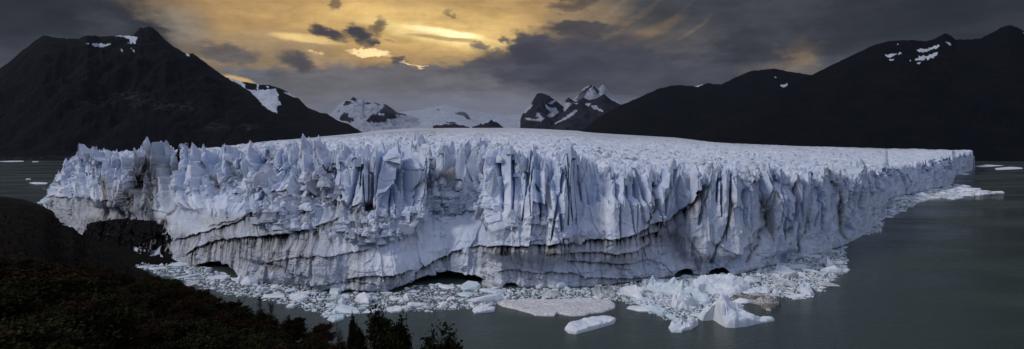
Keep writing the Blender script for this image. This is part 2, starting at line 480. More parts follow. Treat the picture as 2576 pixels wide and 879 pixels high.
# left-centre snow peak
mountain('snow_peak', [C8(500, 345), C8(560, 330), C8(600, 300), C8(650, 245), C8(690, 215), C8(715, 212), C8(735, 197), C8(760, 215), C8(785, 212), C8(800, 228), C8(840, 225), C8(875, 236), C8(915, 240), C8(945, 255), C8(990, 285), C8(1040, 300), C8(1100, 320), C8(1150, 345)],
         14500, 9500, M_FAR, base_snow=.74, zf=190, gul=.20, seed=2,
         rocks=[P8((805, 342), (830, 310), (880, 285), (915, 255), (905, 240), (935, 245), (955, 262), (985, 290), (1035, 296), (1040, 303), (1005, 300), (975, 320), (930, 325), (905, 345)),
                P8((660, 310), (680, 290), (705, 295), (700, 310), (740, 325), (735, 340), (700, 338), (655, 330)),
                P8((680, 250), (690, 220), (720, 222), (730, 235), (700, 245)), P8((715, 215), (735, 197), (755, 210), (745, 222)), P8((800, 235), (815, 228), (840, 236), (825, 240)), P8((850, 232), (865, 230), (890, 242), (875, 244)), P8((640, 280), (655, 275), (650, 285))],
         snow=[P8((860, 300), (880, 290), (912, 292), (905, 305)), P8((960, 298), (1000, 300), (985, 312))])
# nunataks
for k, (rid, nm, Y0) in enumerate([([(1190, 366), (1212, 357), (1235, 362), (1262, 352), (1285, 356), (1310, 350), (1335, 358), (1365, 360), (1395, 375)], 'rocky_knoll', 10500),
                               ([(1415, 376), (1436, 364), (1452, 358), (1466, 348), (1474, 359), (1492, 346), (1504, 346), (1524, 327), (1536, 340), (1552, 341), (1574, 356), (1592, 376)], 'rocky_knoll', 10300),]):
    q = [C8(*a) for a in rid]
    vb = max(a[1] for a in q) + 1.5
    zb = CAMZ + (VH - vb) * Y0 / F
    mountain(nm, q, Y0 + 250, Y0, M_FAR, zf=zb, du=1.2, rows=24, gul=.3, seed=30 + k, jag=1., p=.8,
             base_snow=.25 if k == 2 else 0.)
# jagged peaks right of the icefield
mountain('snow_summit', [C8(1860, 330), C8(1920, 240), C8(1990, 215), C8(2030, 180), C8(2050, 150), C8(2075, 135), C8(2095, 125), C8(2125, 140), C8(2140, 150), C8(2160, 125), C8(2185, 140), C8(2210, 175), C8(2260, 215), C8(2330, 235), C8(2420, 250)],
         19000, 13500, M_FAR, base_snow=.62, zf=200, gul=.22, seed=3,
         rocks=[P8((2010, 215), (2035, 175), (2060, 160), (2095, 128), (2105, 130), (2070, 165), (2055, 200), (2030, 230)), P8((2110, 132), (2145, 170), (2135, 185), (2105, 145))])
mountain('rock_peak', [C8(1690, 330), C8(1700, 300), C8(1722, 262), C8(1750, 240), C8(1765, 212), C8(1785, 178), C8(1810, 174), C8(1832, 180), C8(1855, 192), C8(1880, 212), C8(1920, 240), C8(1950, 262), C8(1935, 330)][:-1] + [C8(1970, 290), C8(2000, 330)],
         12500, 9800, M_FAR, base_snow=0., zf=150, gul=.22, seed=4,
         snow=[P8((1715, 265), (1750, 240), (1760, 250), (1725, 290), (1700, 290)), P8((1830, 240), (1860, 260), (1900, 262), (1910, 290), (1870, 312), (1835, 310), (1870, 285), (1840, 268)),
               P8((1850, 235), (1890, 212), (1900, 218), (1870, 240)), P8((1715, 318), (1790, 325), (1800, 300), (1830, 320), (1810, 335), (1730, 332)), P8((1785, 290), (1810, 292), (1800, 312), (1780, 310))])
mountain('rock_peak', [C8(1860, 362), C8(1900, 320), C8(1940, 260), C8(1980, 225), C8(1940, 218), C8(2000, 222)][:3] + [C8(1950, 215), C8(1968, 200), C8(1995, 222), C8(2015, 225), C8(2050, 200), C8(2085, 215), C8(2120, 210), C8(2145, 195), C8(2172, 180), C8(2200, 210), C8(2230, 225), C8(2262, 240), C8(2330, 270), C8(2450, 300)],
         11500, 9200, M_FAR, base_snow=0., zf=140, gul=.22, seed=6,
         snow=[P8((1880, 350), (1920, 330), (1960, 305), (2010, 270), (2015, 280), (1975, 315), (1930, 335), (1890, 355)), P8((2060, 238), (2100, 232), (2085, 255)), P8((2095, 250), (2130, 245), (2140, 275), (2110, 265)),
               P8((1915, 250), (1945, 225), (1990, 235), (1960, 262), (1945, 280)), P8((2140, 268), (2160, 272), (2165, 285), (2145, 280)), P8((1990, 230), (2020, 232), (2010, 240))])
# left side
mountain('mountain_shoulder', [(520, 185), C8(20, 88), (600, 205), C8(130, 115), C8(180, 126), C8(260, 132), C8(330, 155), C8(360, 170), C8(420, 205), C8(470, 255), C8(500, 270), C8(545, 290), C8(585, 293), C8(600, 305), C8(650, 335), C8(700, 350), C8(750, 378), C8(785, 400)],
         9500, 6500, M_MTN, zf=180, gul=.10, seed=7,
         snow=[P8((20, 90), (60, 95), (110, 118), (120, 150), (145, 158), (200, 160), (290, 150), (308, 182), (300, 205), (325, 242), (295, 255), (300, 292), (265, 280), (225, 255), (180, 200), (140, 165), (90, 130), (30, 100)),
               P8((330, 172), (370, 172), (425, 198), (410, 204), (370, 190)), P8((180, 124), (195, 128), (190, 155), (180, 155)), P8((235, 135), (255, 135), (245, 158))])
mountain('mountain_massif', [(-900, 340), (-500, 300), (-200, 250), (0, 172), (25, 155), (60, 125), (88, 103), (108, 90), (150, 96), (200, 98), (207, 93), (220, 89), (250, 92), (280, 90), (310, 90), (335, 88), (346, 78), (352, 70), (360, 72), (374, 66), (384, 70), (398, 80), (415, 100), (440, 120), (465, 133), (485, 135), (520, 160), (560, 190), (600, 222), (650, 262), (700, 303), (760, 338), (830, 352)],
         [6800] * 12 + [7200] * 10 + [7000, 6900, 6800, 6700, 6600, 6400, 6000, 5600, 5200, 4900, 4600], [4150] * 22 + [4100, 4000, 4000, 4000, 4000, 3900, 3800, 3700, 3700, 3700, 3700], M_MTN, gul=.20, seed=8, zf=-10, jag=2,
         snow=[P1((450, 232), (480, 238), (560, 238), (608, 236), (575, 250), (545, 256), (500, 248)), P1((590, 192), (660, 190), (740, 200), (742, 215), (730, 236), (690, 236), (705, 215), (660, 200)), P1((636, 263), (660, 266), (662, 274), (640, 270)), P1((712, 262), (730, 272), (725, 284), (715, 280)), P1((1000, 290), (1020, 290), (1030, 308), (1015, 304))],
         scree=[(320, 240, 50, 14), (385, 262, 70, 14), (470, 268, 40, 10), (540, 320, 40, 14), (250, 258, 40, 8), (630, 320, 30, 10)])
# right side
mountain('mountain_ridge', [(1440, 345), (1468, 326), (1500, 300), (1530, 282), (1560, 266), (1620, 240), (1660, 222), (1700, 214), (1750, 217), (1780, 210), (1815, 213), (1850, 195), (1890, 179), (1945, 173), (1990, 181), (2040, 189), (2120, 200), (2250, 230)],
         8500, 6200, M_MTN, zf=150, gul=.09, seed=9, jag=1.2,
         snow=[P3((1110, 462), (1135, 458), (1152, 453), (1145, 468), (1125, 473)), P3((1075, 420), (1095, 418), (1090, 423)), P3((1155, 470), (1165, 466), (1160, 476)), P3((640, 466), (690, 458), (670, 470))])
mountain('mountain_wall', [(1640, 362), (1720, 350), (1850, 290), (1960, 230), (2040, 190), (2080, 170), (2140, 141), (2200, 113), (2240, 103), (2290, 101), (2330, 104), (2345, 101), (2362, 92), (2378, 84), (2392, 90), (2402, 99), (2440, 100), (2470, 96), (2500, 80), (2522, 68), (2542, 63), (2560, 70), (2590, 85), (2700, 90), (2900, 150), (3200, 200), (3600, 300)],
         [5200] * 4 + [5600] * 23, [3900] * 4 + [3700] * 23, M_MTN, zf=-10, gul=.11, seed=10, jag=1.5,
         snow=[P3((1670, 294), (1710, 295), (1760, 285), (1765, 290), (1720, 305), (1700, 318), (1690, 310)), P3((1700, 325), (1720, 320), (1730, 322), (1715, 330)), P3((1850, 280), (1855, 265), (1900, 265), (1940, 250), (1975, 242), (1965, 256), (1920, 272), (1895, 284)),
               P3((1833, 326), (1860, 308), (1920, 298), (1962, 278), (1958, 298), (1935, 315), (1900, 322), (1880, 328)), P3((2003, 227), (2025, 232), (2036, 246), (2025, 244)), P3((1730, 238), (1755, 236), (1752, 243)), P3((1845, 345), (1870, 338), (1868, 347)), P3((1805, 328), (1822, 323), (1818, 333)), P3((2422, 172), (2440, 178), (2440, 184), (2424, 180))])
# low brown far shore at the left
mountain('far_shore', [(-700, 392), (-200, 393), (0, 396), (60, 395), (100, 393), (150, 392), (200, 394), (330, 398)], 4080, 3960, M_MTN, zf=-3, gul=.2, rows=14, seed=12, jag=1.5, scree=[(100, 398, 200, 12)])

print('T_ mountains', time.time() - _t0)
# ------------------------------------------------------------------ the glacier
BASE = [(100, 512), (120, 522), (140, 545), (165, 568), (200, 590), (260, 612), (330, 640), (440, 657), (500, 670), (560, 684), (592, 700), (640, 706), (700, 712), (760, 720), (860, 734), (985, 734), (1040, 714), (1130, 700), (1225, 712), (1262, 722), (1400, 724), (1500, 720), (1600, 708), (1680, 696), (1740, 690), (1850, 690), (1960, 662), (2050, 640), (2130, 615), (2180, 585), (2222, 553), (2229, 546), (2233, 502), (2270, 492), (2340, 478), (2395, 463), (2402, 442), (2430, 434), (2447, 428)]
CROWN = [(100, 508), (120, 495), (135, 460), (152, 432), (178, 408), (195, 388), (300, 388), (460, 388), (600, 386), (750, 388), (900, 388), (1050, 392), (1250, 392), (1400, 402), (1480, 412), (1560, 424), (1650, 434), (1800, 432), (1900, 442), (2050, 442), (2130, 436), (2200, 427), (2228, 424), (2236, 418), (2300, 410), (2400, 396), (2406, 388), (2447, 382)]
VTOP = [(100, 505), (195, 386), (350, 382), (560, 372), (600, 366), (640, 360), (680, 355), (790, 345), (900, 335), (960, 327), (1030, 323), (1150, 322), (1300, 322), (1372, 325), (1450, 329), (1540, 337), (1700, 346), (1800, 358), (2000, 367), (2200, 372), (2300, 374), (2450, 379)]
YFAR = [(100, 1100), (195, 1500), (400, 2100), (600, 2800), (700, 3700), (800, 5200), (900, 7000), (1000, 9300), (1100, 10200), (1300, 10200), (1450, 9500), (1540, 6500), (1700, 5200), (1800, 3600), (2300, 3300), (2450, 2900)]
# wall nodes: share of the visible wall height, extra depth (m)
WALL = {  # u: [(share, depth), x4]
    100: [(.25, 2), (.5, 4), (.75, 7), (1, 10)],
    200: [(.25, 14), (.5, 30), (.75, 60), (1, 90)],
    330: [(.25, 18), (.5, 45), (.72, 90), (1, 140)],
    480: [(.28, 15), (.5, 45), (.72, 95), (1, 150)],
    620: [(.30, 10), (.55, 40), (.75, 90), (1, 150)],
    760: [(.30, 8), (.52, 30), (.66, 65), (1, 110)],
    900: [(.24, 6), (.45, 26), (.62, 60), (1, 84)],
    1050: [(.24, 8), (.45, 26), (.62, 52), (1, 80)],
    1200: [(.24, 6), (.45, 20), (.68, 50), (1, 80)],
    1320: [(.30, 4), (.48, 14), (.70, 32), (1, 55)],
    1450: [(.30, 4), (.5, 12), (.75, 24), (1, 40)],
    1650: [(.30, 3), (.5, 8), (.75, 14), (1, 26)],
    1800: [(.25, 4), (.5, 8), (.75, 13), (1, 20)],
    2100: [(.25, 2), (.5, 5), (.75, 9), (1, 14)],
    2230: [(.25, 2), (.5, 5), (.75, 8), (1, 14)],
    2447: [(.25, 2), (.5, 5), (.75, 8), (1, 14)]}
U = np.arange(104, 2447.1, 1.25)
nc = len(U)
vb = ti(BASE, U); vc = ti(CROWN, U)
Yb = CAMZ * F / (vb - VH)
Yb = Yb + 3. * fbm(U / 40., U * 0, o=3, seed=61) * (Yb / 450.) ** .5
vb = VH + CAMZ * F / Yb
ku = np.array(sorted(WALL))
W = np.array([[(0, 0)] + WALL[k] for k in ku], float)          # (k,5,2)
sh = np.stack([np.interp(U, ku, W[:, i, 0]) for i in range(5)])
dp = np.stack([np.interp(U, ku, W[:, i, 1]) for i in range(5)])
NW, NP1, NP2 = 250, 190, 330
tt = np.linspace(0, 1, NW)
Vw = np.empty((NW, nc)); Yw = np.empty((NW, nc))
for j in range(nc):
    dd = np.interp(tt, sh[:, j], dp[:, j])
    Vw[:, j] = vb[j] + (vc[j] - vb[j]) * tt
    Yw[:, j] = Yb[j] + dd
Zw = CAMZ - (Vw - VH) * Yw / F
# top surface
yfar = np.maximum(ti(YFAR, U), Yw[-1] + 350)
ycr = Yw[-1]
q1 = np.linspace(0, 1, NP1 + 1)[1:, None]
Y1 = ycr + (np.minimum(ycr * 1.2 + 420, yfar) - ycr) * (.35 * q1 + .65 * q1 ** 1.8)
q2 = np.linspace(0, 1, NP2 + 1)[1:, None]
Y2 = Y1[-1] * (np.maximum(yfar / Y1[-1], 1.01)) ** q2
Yt = np.vstack([Y1, Y2])
vt = ti(VTOP, U)
fr = np.clip((1 / Yt - 1 / yfar) / (1 / ycr - 1 / yfar), 0, 1)
Vt = vt + (vc - vt) * fr ** .9
Zt = CAMZ - (Vt - VH) * Yt / F
# the ground falls behind the last row
Y = np.vstack([Yw, Yt]); Z = np.vstack([Zw, Zt])
X = (U - CX) / F * Y
NR = Y.shape[0]
U0 = np.broadcast_to(U, X.shape); V0 = VH + F * (CAMZ - Z) / Y
# arc length along the front
bx, by = X[0], Yb
S = np.concatenate([[0], np.cumsum(np.minimum(np.hypot(np.diff(bx), np.diff(by)), 60))])
S = np.broadcast_to(S, X.shape)
iw = (np.arange(NR) < NW)[:, None]
tw = np.broadcast_to(np.concatenate([tt, np.ones(NR - NW)])[:, None], X.shape)   # 0 foot .. 1 crown
back = np.maximum(Y - ycr, 0)                                                     # metres behind the crown
left = sstep(1500, 1150, U0) * sstep(120, 200, U0)          # the broken, stepped part of the front
right = 1 - sstep(1300, 1600, U0)
right = 1 - right

# seracs: sharp tents on warped cells
def seracs(X, Y, cell, seed, an=1.6, rot=.5):
    c_, s_ = math.cos(rot), math.sin(rot)
    wx = X + .35 * cell * fbm(X / cell / 1.7, Y / cell / 1.7, o=2, seed=seed + 3)
    wy = Y + .35 * cell * fbm(X / cell / 1.7, Y / cell / 1.7, o=2, seed=seed + 7)
    a = (wx * c_ + wy * s_) / cell; b = (-wx * s_ + wy * c_) / (cell * an)
    F1, F2, R, DX, DY = worley(a, b, seed)
    tent = 1 - F1 / np.maximum(F2, 1e-4)
    edge = np.clip((F2 - F1) * 2.2, 0, 1)
    h = (.2 + .8 * R[..., 2]) * (.22 * edge + 1.1 * tent) + .9 * edge * ((R[..., 3] - .5) * DX + (R[..., 4] - .5) * DY)
    return h, edge
hA, eA = seracs(X, Y, 22., 11)
hB, eB = seracs(X, Y, 10., 23, 1.4, -.4)
hC, eC = seracs(X, Y, 48., 37, 1.5, .9)
hD, eD = seracs(X, Y, 75., 41, 1.5, .3)
farw = sstep(900, 2200, Y)
hE, eE = seracs(X, Y, 15., 45, 1.3, .2)
ser = (9. * hA + 9. * hE + 4. * hB) * (1 - farw) + 8. * (hC - .3) + farw * (24. * hC + 14. * hD - 6 + 9 * fbm(X / 30., Y / 30., o=2, seed=43))
fade_far = .06 + .94 * sstep(4800, 1500, Y)
wcr = sstep(.45, 1., tw) ** 1.3
big_k = np.interp(U0, [100, 200, 350, 900, 1350, 1700, 2200, 2450], [.5, 1.0, 1.15, 1.25, 1.25, .95, .8, .8])
plat = np.where(back > 0, np.exp(-back / 160.) * .35 + .65, 1.)
plat = plat * np.interp(U0, [100, 700, 1500, 2450], [.85, .85, .75, .75]) ** np.clip(back / 60., 0, 1)
zs = (.85 * ser - 9.) * wcr * big_k * plat * fade_far * np.where(back > 0, .66 + .34 * np.exp(-back / 35.), 1.) - 2.5 * (1 - np.exp(-back / 25.))
# named crests of the front: (bearing, height above the crest line, half width)
PEAKS = [(209, 374, 16), (228, 382, 9), (245, 378, 11), (262, 384, 8), (285, 376, 12), (310, 384, 9), (332, 381, 10), (353, 366, 14), (383, 361, 13), (396, 364, 14), (420, 380, 12), (452, 370, 12), (474, 358, 17), (512, 364, 15), (535, 374, 12), (562, 364, 18), (600, 372, 14),
         (643, 366, 24), (684, 356, 20), (715, 372, 14), (745, 358, 22), (777, 354, 18), (813, 358, 20), (845, 380, 12), (874, 368, 20), (902, 384, 12), (917, 366, 16), (959, 358, 22), (984, 358, 16), (1026, 364, 30), (1060, 384, 14), (1124, 371, 18), (1160, 361, 16), (1188, 368, 26), (1215, 385, 12), (1251, 366, 16), (1282, 378, 18), (1337, 369, 20), (1358, 394, 14),
         (1395, 402, 12), (1430, 376, 30), (1478, 397, 18), (1500, 410, 12), (1528, 419, 18), (1560, 416, 14), (1590, 426, 20), (1625, 424, 18), (1665, 430, 14), (1708, 420, 26), (1745, 424, 14), (1783, 410, 18), (1813, 410, 18), (1841, 416, 14), (1870, 432, 14), (1900, 430, 10), (1931, 416, 16), (1960, 436, 12), (1990, 430, 14), (2025, 428, 16), (2060, 424, 12), (2089, 412, 16), (2115, 426, 10), (2154, 404, 18), ]
pkz = np.zeros(X.shape); pkr = np.zeros(X.shape)
skew = fbm(S / 9., Y / 40., o=2, seed=73) * 2.5
for k, (a, vtp, hw) in enumerate(PEAKS):
    j0, j1 = max(0, int((a - hw * 2.2 - U[0]) / 1.25)), min(nc, int((a + hw * 2.2 - U[0]) / 1.25))
    sl = np.s_[:NW + 110, j0:j1]
    rise = max(float(np.interp(a, U, vc)) - vtp, 0) + 7
    dx_ = U0[sl] + skew[sl] - a + (k % 3 - 1) * .25 * (1 - tw[sl]) * 60
    asy = [.75, 1.3, 1., 1.15][k % 4]
    t_ = 1 - np.abs(dx_) / (hw * 1.25 * np.where(dx_ > 0, asy, 2 - asy) * (1 + .9 * (1 - tw[sl])))
    dk = 9. + 5 * (k % 4)
    bk = np.clip(1 - back[sl] / dk, 0, 1)
    prof_ = np.clip(t_, 0, 1) ** (1.15 + .2 * (k % 3))
    pkz[sl] = np.maximum(pkz[sl], rise * Y[sl] / F * prof_ * bk * sstep(.35, .95, tw[sl]))
    pkr[sl] = np.maximum(pkr[sl], (4. + 4. * ((k * 7) % 5) / 4.) * np.clip(t_, 0, 1) * sstep(.38, .75, tw[sl]))
g_ = np.exp(-((U0 - 2231) / 3.) ** 2)
zs = (zs + pkz) * (1 - g_) - 5. * g_ * wcr

wob = fbm(S / 16., Z / 14., o=3, seed=74)
# ---- wall relief (metres towards the viewer), on the front rows only
NS = NW + 60
Xw_, Yw_, Zr, Sw, U0w, V0w, tws, bks = X[:NS], Y[:NS], Z[:NS], S[:NS], U0[:NS], V0[:NS], tw[:NS], back[:NS]
iws = (np.arange(NS) < NW)[:, None]
fin1 = ridged(Sw / 26. + .35 * fbm(Sw / 60., Zr / 40., o=2, seed=81), Zr / 95., o=1, seed=82)
fin2 = ridged(Sw / 9. + .3 * fbm(Sw / 30., Zr / 20., o=2, seed=83), Zr / 60., o=2, seed=84)
slant = 1.1 * fbm(Sw / 90., Zr / 200., o=2, seed=161) * sstep(1350, 900, U0w) + .15 * sstep(1300, 1500, U0w)
f0, e0 = facets((Sw + slant * Zr) / 34., Zr / 60., 98, 1.2)
f1, e1 = facets((Sw + slant * Zr) / 10.5, Zr / 30., 91, 1.2)
f2, e2 = facets((Sw - .3 * Zr) / 7.5, Zr / 11., 92, 1.2)
f3, e3 = facets(Sw / 3.2, (Zr + Yw_ * .3) / 3.8, 93, 1.3)
low = fbm(Sw / 60., Zr / 30., o=3, seed=85)
fine_ = fbm(Sw / 5., Zr / 6., o=3, seed=87)
upw = sstep(.30, .62, tws) * left[:NS] * 1. + sstep(.12, .45, tws) * (1 - left[:NS])
rz = np.zeros(Sw.shape)
for (a_, b_, ra, rb, k_) in [(745, 505, 150, 70, 1.), (1010, 560, 150, 36, .7), (520, 450, 130, 45, .6), (1170, 520, 90, 50, .7), (900, 560, 90, 60, .6), (1330, 560, 70, 26, .5), (640, 470, 90, 60, .8), (1420, 590, 120, 14, .5)]:
    rz = np.maximum(rz, k_ * np.clip(1.35 - ((U0w - a_) / ra) ** 2 - ((V0w - b_) / rb) ** 2, 0, 1))
calm = sstep(-.3, .3, fbm(Sw / 45., Zr / 22., o=2, seed=99))       # smooth faces next to broken ones
rubble = sstep(.1, .25, tws) * sstep(.86, .7, tws) * rz * sstep(-.3, .15, fbm(Sw / 40., Zr / 14., o=2, seed=100) + .08)
f4, e4 = facets((Sw + slant * .7 * Zr) / 19., Zr / 70., 151, 1.3)
rk = 1 - .38 * sstep(1250, 1500, U0w)
rel = 2.2 * low + 3.2 * f0 * rk + upw * rk * (2.5 * f0 + 5.2 * f1 + 5.0 * f4 + 1.2 * fin1 + .8 * fin2) + (1 - upw) * (1.6 * f1 + .7 * fine_)
rel = rel + (.25 + .5 * calm * upw + rubble) * 2.0 * f2 + (.15 + .3 * calm + .9 * rubble) * .8 * f3 + .5 * fine_
rel = rel + pkr[:NS]
for (a_, hw_, t0_, t1_, am_) in [(1145, 95, .42, 1.1, -24), (600, 50, .55, 1.1, -16), (945, 105, .40, 1.1, 10), (1330, 130, .22, 1.1, 11), (430, 40, .45, 1.1, -14), (300, 70, .4, 1.1, 9), (490, 40, .5, 1.1, 9),
                                 (1480, 40, .45, 1.1, -10), (1560, 70, .2, .75, 6), (1690, 34, .1, .8, -9), (1800, 90, .15, 1.1, 8), (1905, 24, .3, 1.1, -6), (1960, 46, .1, .8, 7), (2125, 20, .1, 1.1, -7), (700, 60, .35, .8, 9), (820, 40, .5, .9, -7), (1040, 34, .45, 1.1, 9), (1240, 22, .45, 1.1, 8), (760, 120, 0, .32, 7), (980, 120, 0, .22, 6), (560, 60, 0, .3, -6)]:
    q_ = np.clip(1 - np.abs(U0w + wob[:NS] * 8 - a_) / hw_, 0, 1)
    rel = rel + am_ * np.clip(q_ * 2.2, 0, 1) * sstep(t0_ - .05, t0_ + .07, tws) * sstep(t1_ + .05, t1_ - .06, tws)
# crevasses seen end-on: wedge slots open at the crest, closing downwards
cleft = np.zeros(Sw.shape)
rs = np.random.default_rng(55)
for k in range(150):
    a_ = rs.uniform(150, 2440); bot = rs.uniform(.42, .8); topk = 1.1 if rs.random() < .6 else rs.uniform(bot + .12, .98)
    if a_ > 1350: bot = rs.uniform(.2, .75)
    wpx = rs.uniform(1.6, 5.5) * (1. if a_ < 2200 else .6); lean = rs.uniform(-28, 28); curve = rs.uniform(-14, 14)
    j0, j1 = max(0, int((a_ - 50 - U[0]) / 1.25)), min(nc, int((a_ + 50 - U[0]) / 1.25))
    t_ = tws[:, j0:j1]; q = np.clip((t_ - bot) / (1 - bot), 0, 1.2)
    xc = a_ + lean * (q - .5) + curve * q * q + 2.5 * skew[:NS, j0:j1] * .4
    w_ = wpx * (.25 + .9 * q) + .4
    m_ = np.clip(1.25 - np.abs(U0w[:, j0:j1] - xc) / w_, 0, 1) * sstep(0, .08, q) * sstep(topk, topk - .08, t_) * np.exp(-bks[:, j0:j1] / 25.)
    cleft[:, j0:j1] = np.maximum(cleft[:, j0:j1], m_ * rs.uniform(.6, 1.))
cleft2 = cleft * 0
rel = rel - 11. * cleft
# tumbled blocks on the left-centre slope
blk, ebk = facets((Xw_ + .5 * Zr) / 9., (Yw_ * .8 + Zr) / 7., 95, 1.6)
blk2, _e = facets((Xw_ - .4 * Zr) / 4., (Yw_ * .8 + Zr) / 3.5, 97, 1.6)
rel = rel + rubble * (3.2 * blk + 1.3 * blk2)
rubble = rubble * sstep(430, 560, U0w)
zs[:NS] += rubble * (4.0 * (facets((Xw_ - .3 * Yw_) / 8., Yw_ / 12., 96, 1.5)[0]) + 1.5 * blk2)
fb = np.where(iws, 1., np.exp(-bks / 12.))
dist_k = np.clip((Yw_ / 450.) ** .35, 1, 1.8)
R_ = rel * fb * dist_k

# bands of grit: ledges with streaks running down from them   (polyline, ledge m, streak px, strength)
BANDS = [
    ([(1180, 622), (1255, 616), (1330, 612), (1420, 608), (1500, 602), (1560, 592), (1610, 578), (1650, 560), (1690, 575), (1700, 560), (1730, 530), (1742, 500), (1760, 480)], 3.0, 16, 1.0),
    ([(1600, 600), (1650, 585), (1690, 562), (1712, 545), (1735, 512), (1760, 485), (1785, 455)], 2.5, 20, 1.1),
    ([(1380, 632), (1450, 636), (1540, 636), (1600, 628), (1640, 612)], 2.0, 12, .9),
    ([(1420, 655), (1500, 660), (1560, 664), (1620, 655)], 1.6, 9, .7),
    ([(1250, 682), (1290, 678), (1340, 690), (1420, 684), (1500, 700), (1580, 702), (1640, 696)], 1.6, 9, .6),
    ([(1030, 690), (1060, 668), (1110, 650), (1140, 632), (1170, 622)], 3.0, 14, .9),
    ([(870, 702), (930, 690), (985, 690), (1030, 672)], 2.2, 22, .8),
    ([(780, 716), (880, 706), (960, 712)], 1.5, 8, .4),
    ([(440, 605), (500, 585), (560, 572), (620, 548), (660, 530), (690, 505)], 2.5, 16, 1.0),
    ([(470, 640), (520, 612), (600, 598), (700, 588), (780, 578), (850, 552)], 3.0, 40, 1.0),
    ([(520, 570), (580, 558), (640, 536)], 1.5, 10, .6),
    ([(120, 492), (160, 496), (230, 498), (260, 505), (330, 500), (370, 490)], 2., 22, .5),
    ([(230, 520), (300, 522), (350, 500), (390, 462)], 1.8, 18, .5),
    ([(700, 482), (760, 500), (850, 508), (930, 520)], 2., 16, .7),
    ([(640, 668), (760, 640), (850, 640), (930, 628)], 1.6, 22, .55),
    ([(890, 560), (960, 556), (1030, 548), (1080, 560)], 1.6, 12, .4),
    ([(1780, 600), (1850, 640), (1900, 600), (1925, 560)], 1.2, 10, .5),
]
wv = fbm(Sw / 12., Zr / 14., o=3, seed=101) * 4. + pn(Sw / 3., Zr / 6., None, 103) * 1.6
Vn = V0w + wv
sN = fbm(Sw / 2.1, Zr / 22., o=3, seed=104)
sN2 = fbm(Sw / 7., Zr / 40., o=2, seed=105)
dirt = np.zeros(Xw_.shape); grey = np.zeros(Xw_.shape)
for pts, led, ln, st in BANDS:
    a = np.array(pts, float)
    vl = np.interp(U0w[0], a[:, 0], a[:, 1])
    on = (sstep(a[0, 0] - 6, a[0, 0] + 14, U0w) * sstep(a[-1, 0] + 6, a[-1, 0] - 14, U0w)) * iws
    de = Vn - vl
    streak = np.clip(.55 + 1.6 * sN + .8 * sN2, .05, 1.4)
    below = np.where(de > 0, np.exp(-np.maximum(de, 0) / (ln * (.35 + streak * .65))), 0) * on
    line = np.exp(-(de / 1.8) ** 2) * on * np.clip(.7 + 1.5 * sN2, .15, 1)
    dirt = np.maximum(dirt, st * np.maximum(line * 1.1, below * np.clip(streak * 1.3 - .2, 0, 1.1)))
    grey = np.maximum(grey, .8 * st * np.where(de > 0, np.exp(-np.maximum(de, 0) / (ln * 2.2)), 0) * on)
    R_ = R_ - led * np.where(de > 0, np.exp(-np.maximum(de, 0) / 14.), 0) * on + led * .22 * np.exp(-(np.maximum(-de, 0) / 6.) ** 2) * (de < 0) * on

# steep dirty cracks (polyline, half width px, strength)
CRACKS = [
    ([(380, 425), (366, 465), (335, 505), (305, 545), (282, 590)], 16, .85), ([(395, 425), (385, 480), (372, 530), (392, 580)], 9, .8),
    ([(285, 465), (280, 505), (262, 540)], 8, .75), ([(350, 420), (372, 435), (400, 440), (440, 425)], 7, .6), ([(452, 395), (452, 425), (462, 440)], 7, .5),
    ([(455, 470), (448, 510), (420, 540)], 3, .6), ([(310, 480), (318, 520), (340, 560), (345, 590)], 6, .7), ([(410, 560), (400, 600), (425, 640)], 8, .9),
    ([(540, 430), (548, 470)], 3, .7), ([(565, 425), (575, 445), (560, 460)], 4, .5), ([(800, 465), (830, 430), (843, 415)], 3, .6), ([(765, 520), (750, 600), (730, 680)], 5, .55),
    ([(1010, 480), (1100, 475), (1085, 490)], 3, .5), ([(1045, 425), (1060, 455), (1080, 490)], 4, .6), ([(1085, 500), (1105, 465), (1140, 440)], 10, .55),
    ([(930, 510), (905, 540), (915, 580), (935, 610)], 6, .5), ([(1880, 440), (1905, 480), (1925, 530), (1935, 600)], 4, .65), ([(1870, 430), (1895, 470)], 8, .4),
    ([(1830, 480), (1835, 520), (1825, 570), (1800, 620), (1790, 660)], 3, .6), ([(2080, 440), (2108, 480), (2125, 540), (2130, 600)], 4, .6), ([(2095, 445), (2118, 490)], 9, .4),
    ([(1620, 560), (1640, 530), (1650, 490)], 3, .6), ([(1935, 500), (1930, 560), (1905, 620), (1880, 660)], 3, .55), ([(1745, 600), (1740, 640), (1760, 680)], 8, .35),
    ([(1995, 470), (1985, 540), (1960, 600)], 2.5, .5), ([(2040, 470), (2030, 560), (2000, 630)], 2.5, .45), ([(1685, 590), (1700, 600), (1720, 640)], 14, .35), ([(600, 660), (660, 668), (720, 672)], 14, .35)]
for pts, hw, st in CRACKS:
    for (x1, y1), (x2, y2) in zip(pts[:-1], pts[1:]):
        L2 = (x2 - x1) ** 2 + (y2 - y1) ** 2
        j0 = max(0, int((min(x1, x2) - 6 * hw - 30 - U[0]) / 1.25)); j1 = min(nc, int((max(x1, x2) + 6 * hw + 30 - U[0]) / 1.25))
        if j1 <= j0: continue
        u_, v_ = U0w[:NW, j0:j1] + wv[:NW, j0:j1], Vn[:NW, j0:j1]
        k = np.clip(((u_ - x1) * (x2 - x1) + (v_ - y1) * (y2 - y1)) / L2, 0, 1)
        d_ = np.hypot(u_ - x1 - k * (x2 - x1), v_ - y1 - k * (y2 - y1))
        mk = np.exp(-(d_ / hw) ** 2) * np.clip(.75 + 1.1 * sN[:NW, j0:j1], .1, 1.2)
        dirt[:NW, j0:j1] = np.maximum(dirt[:NW, j0:j1], st * mk)
        grey[:NW, j0:j1] = np.maximum(grey[:NW, j0:j1], st * np.exp(-(d_ / (hw * 2.2)) ** 2))
        R_[:NW, j0:j1] -= 2.2 * np.exp(-(d_ / max(hw * .5, 2.5)) ** 2)
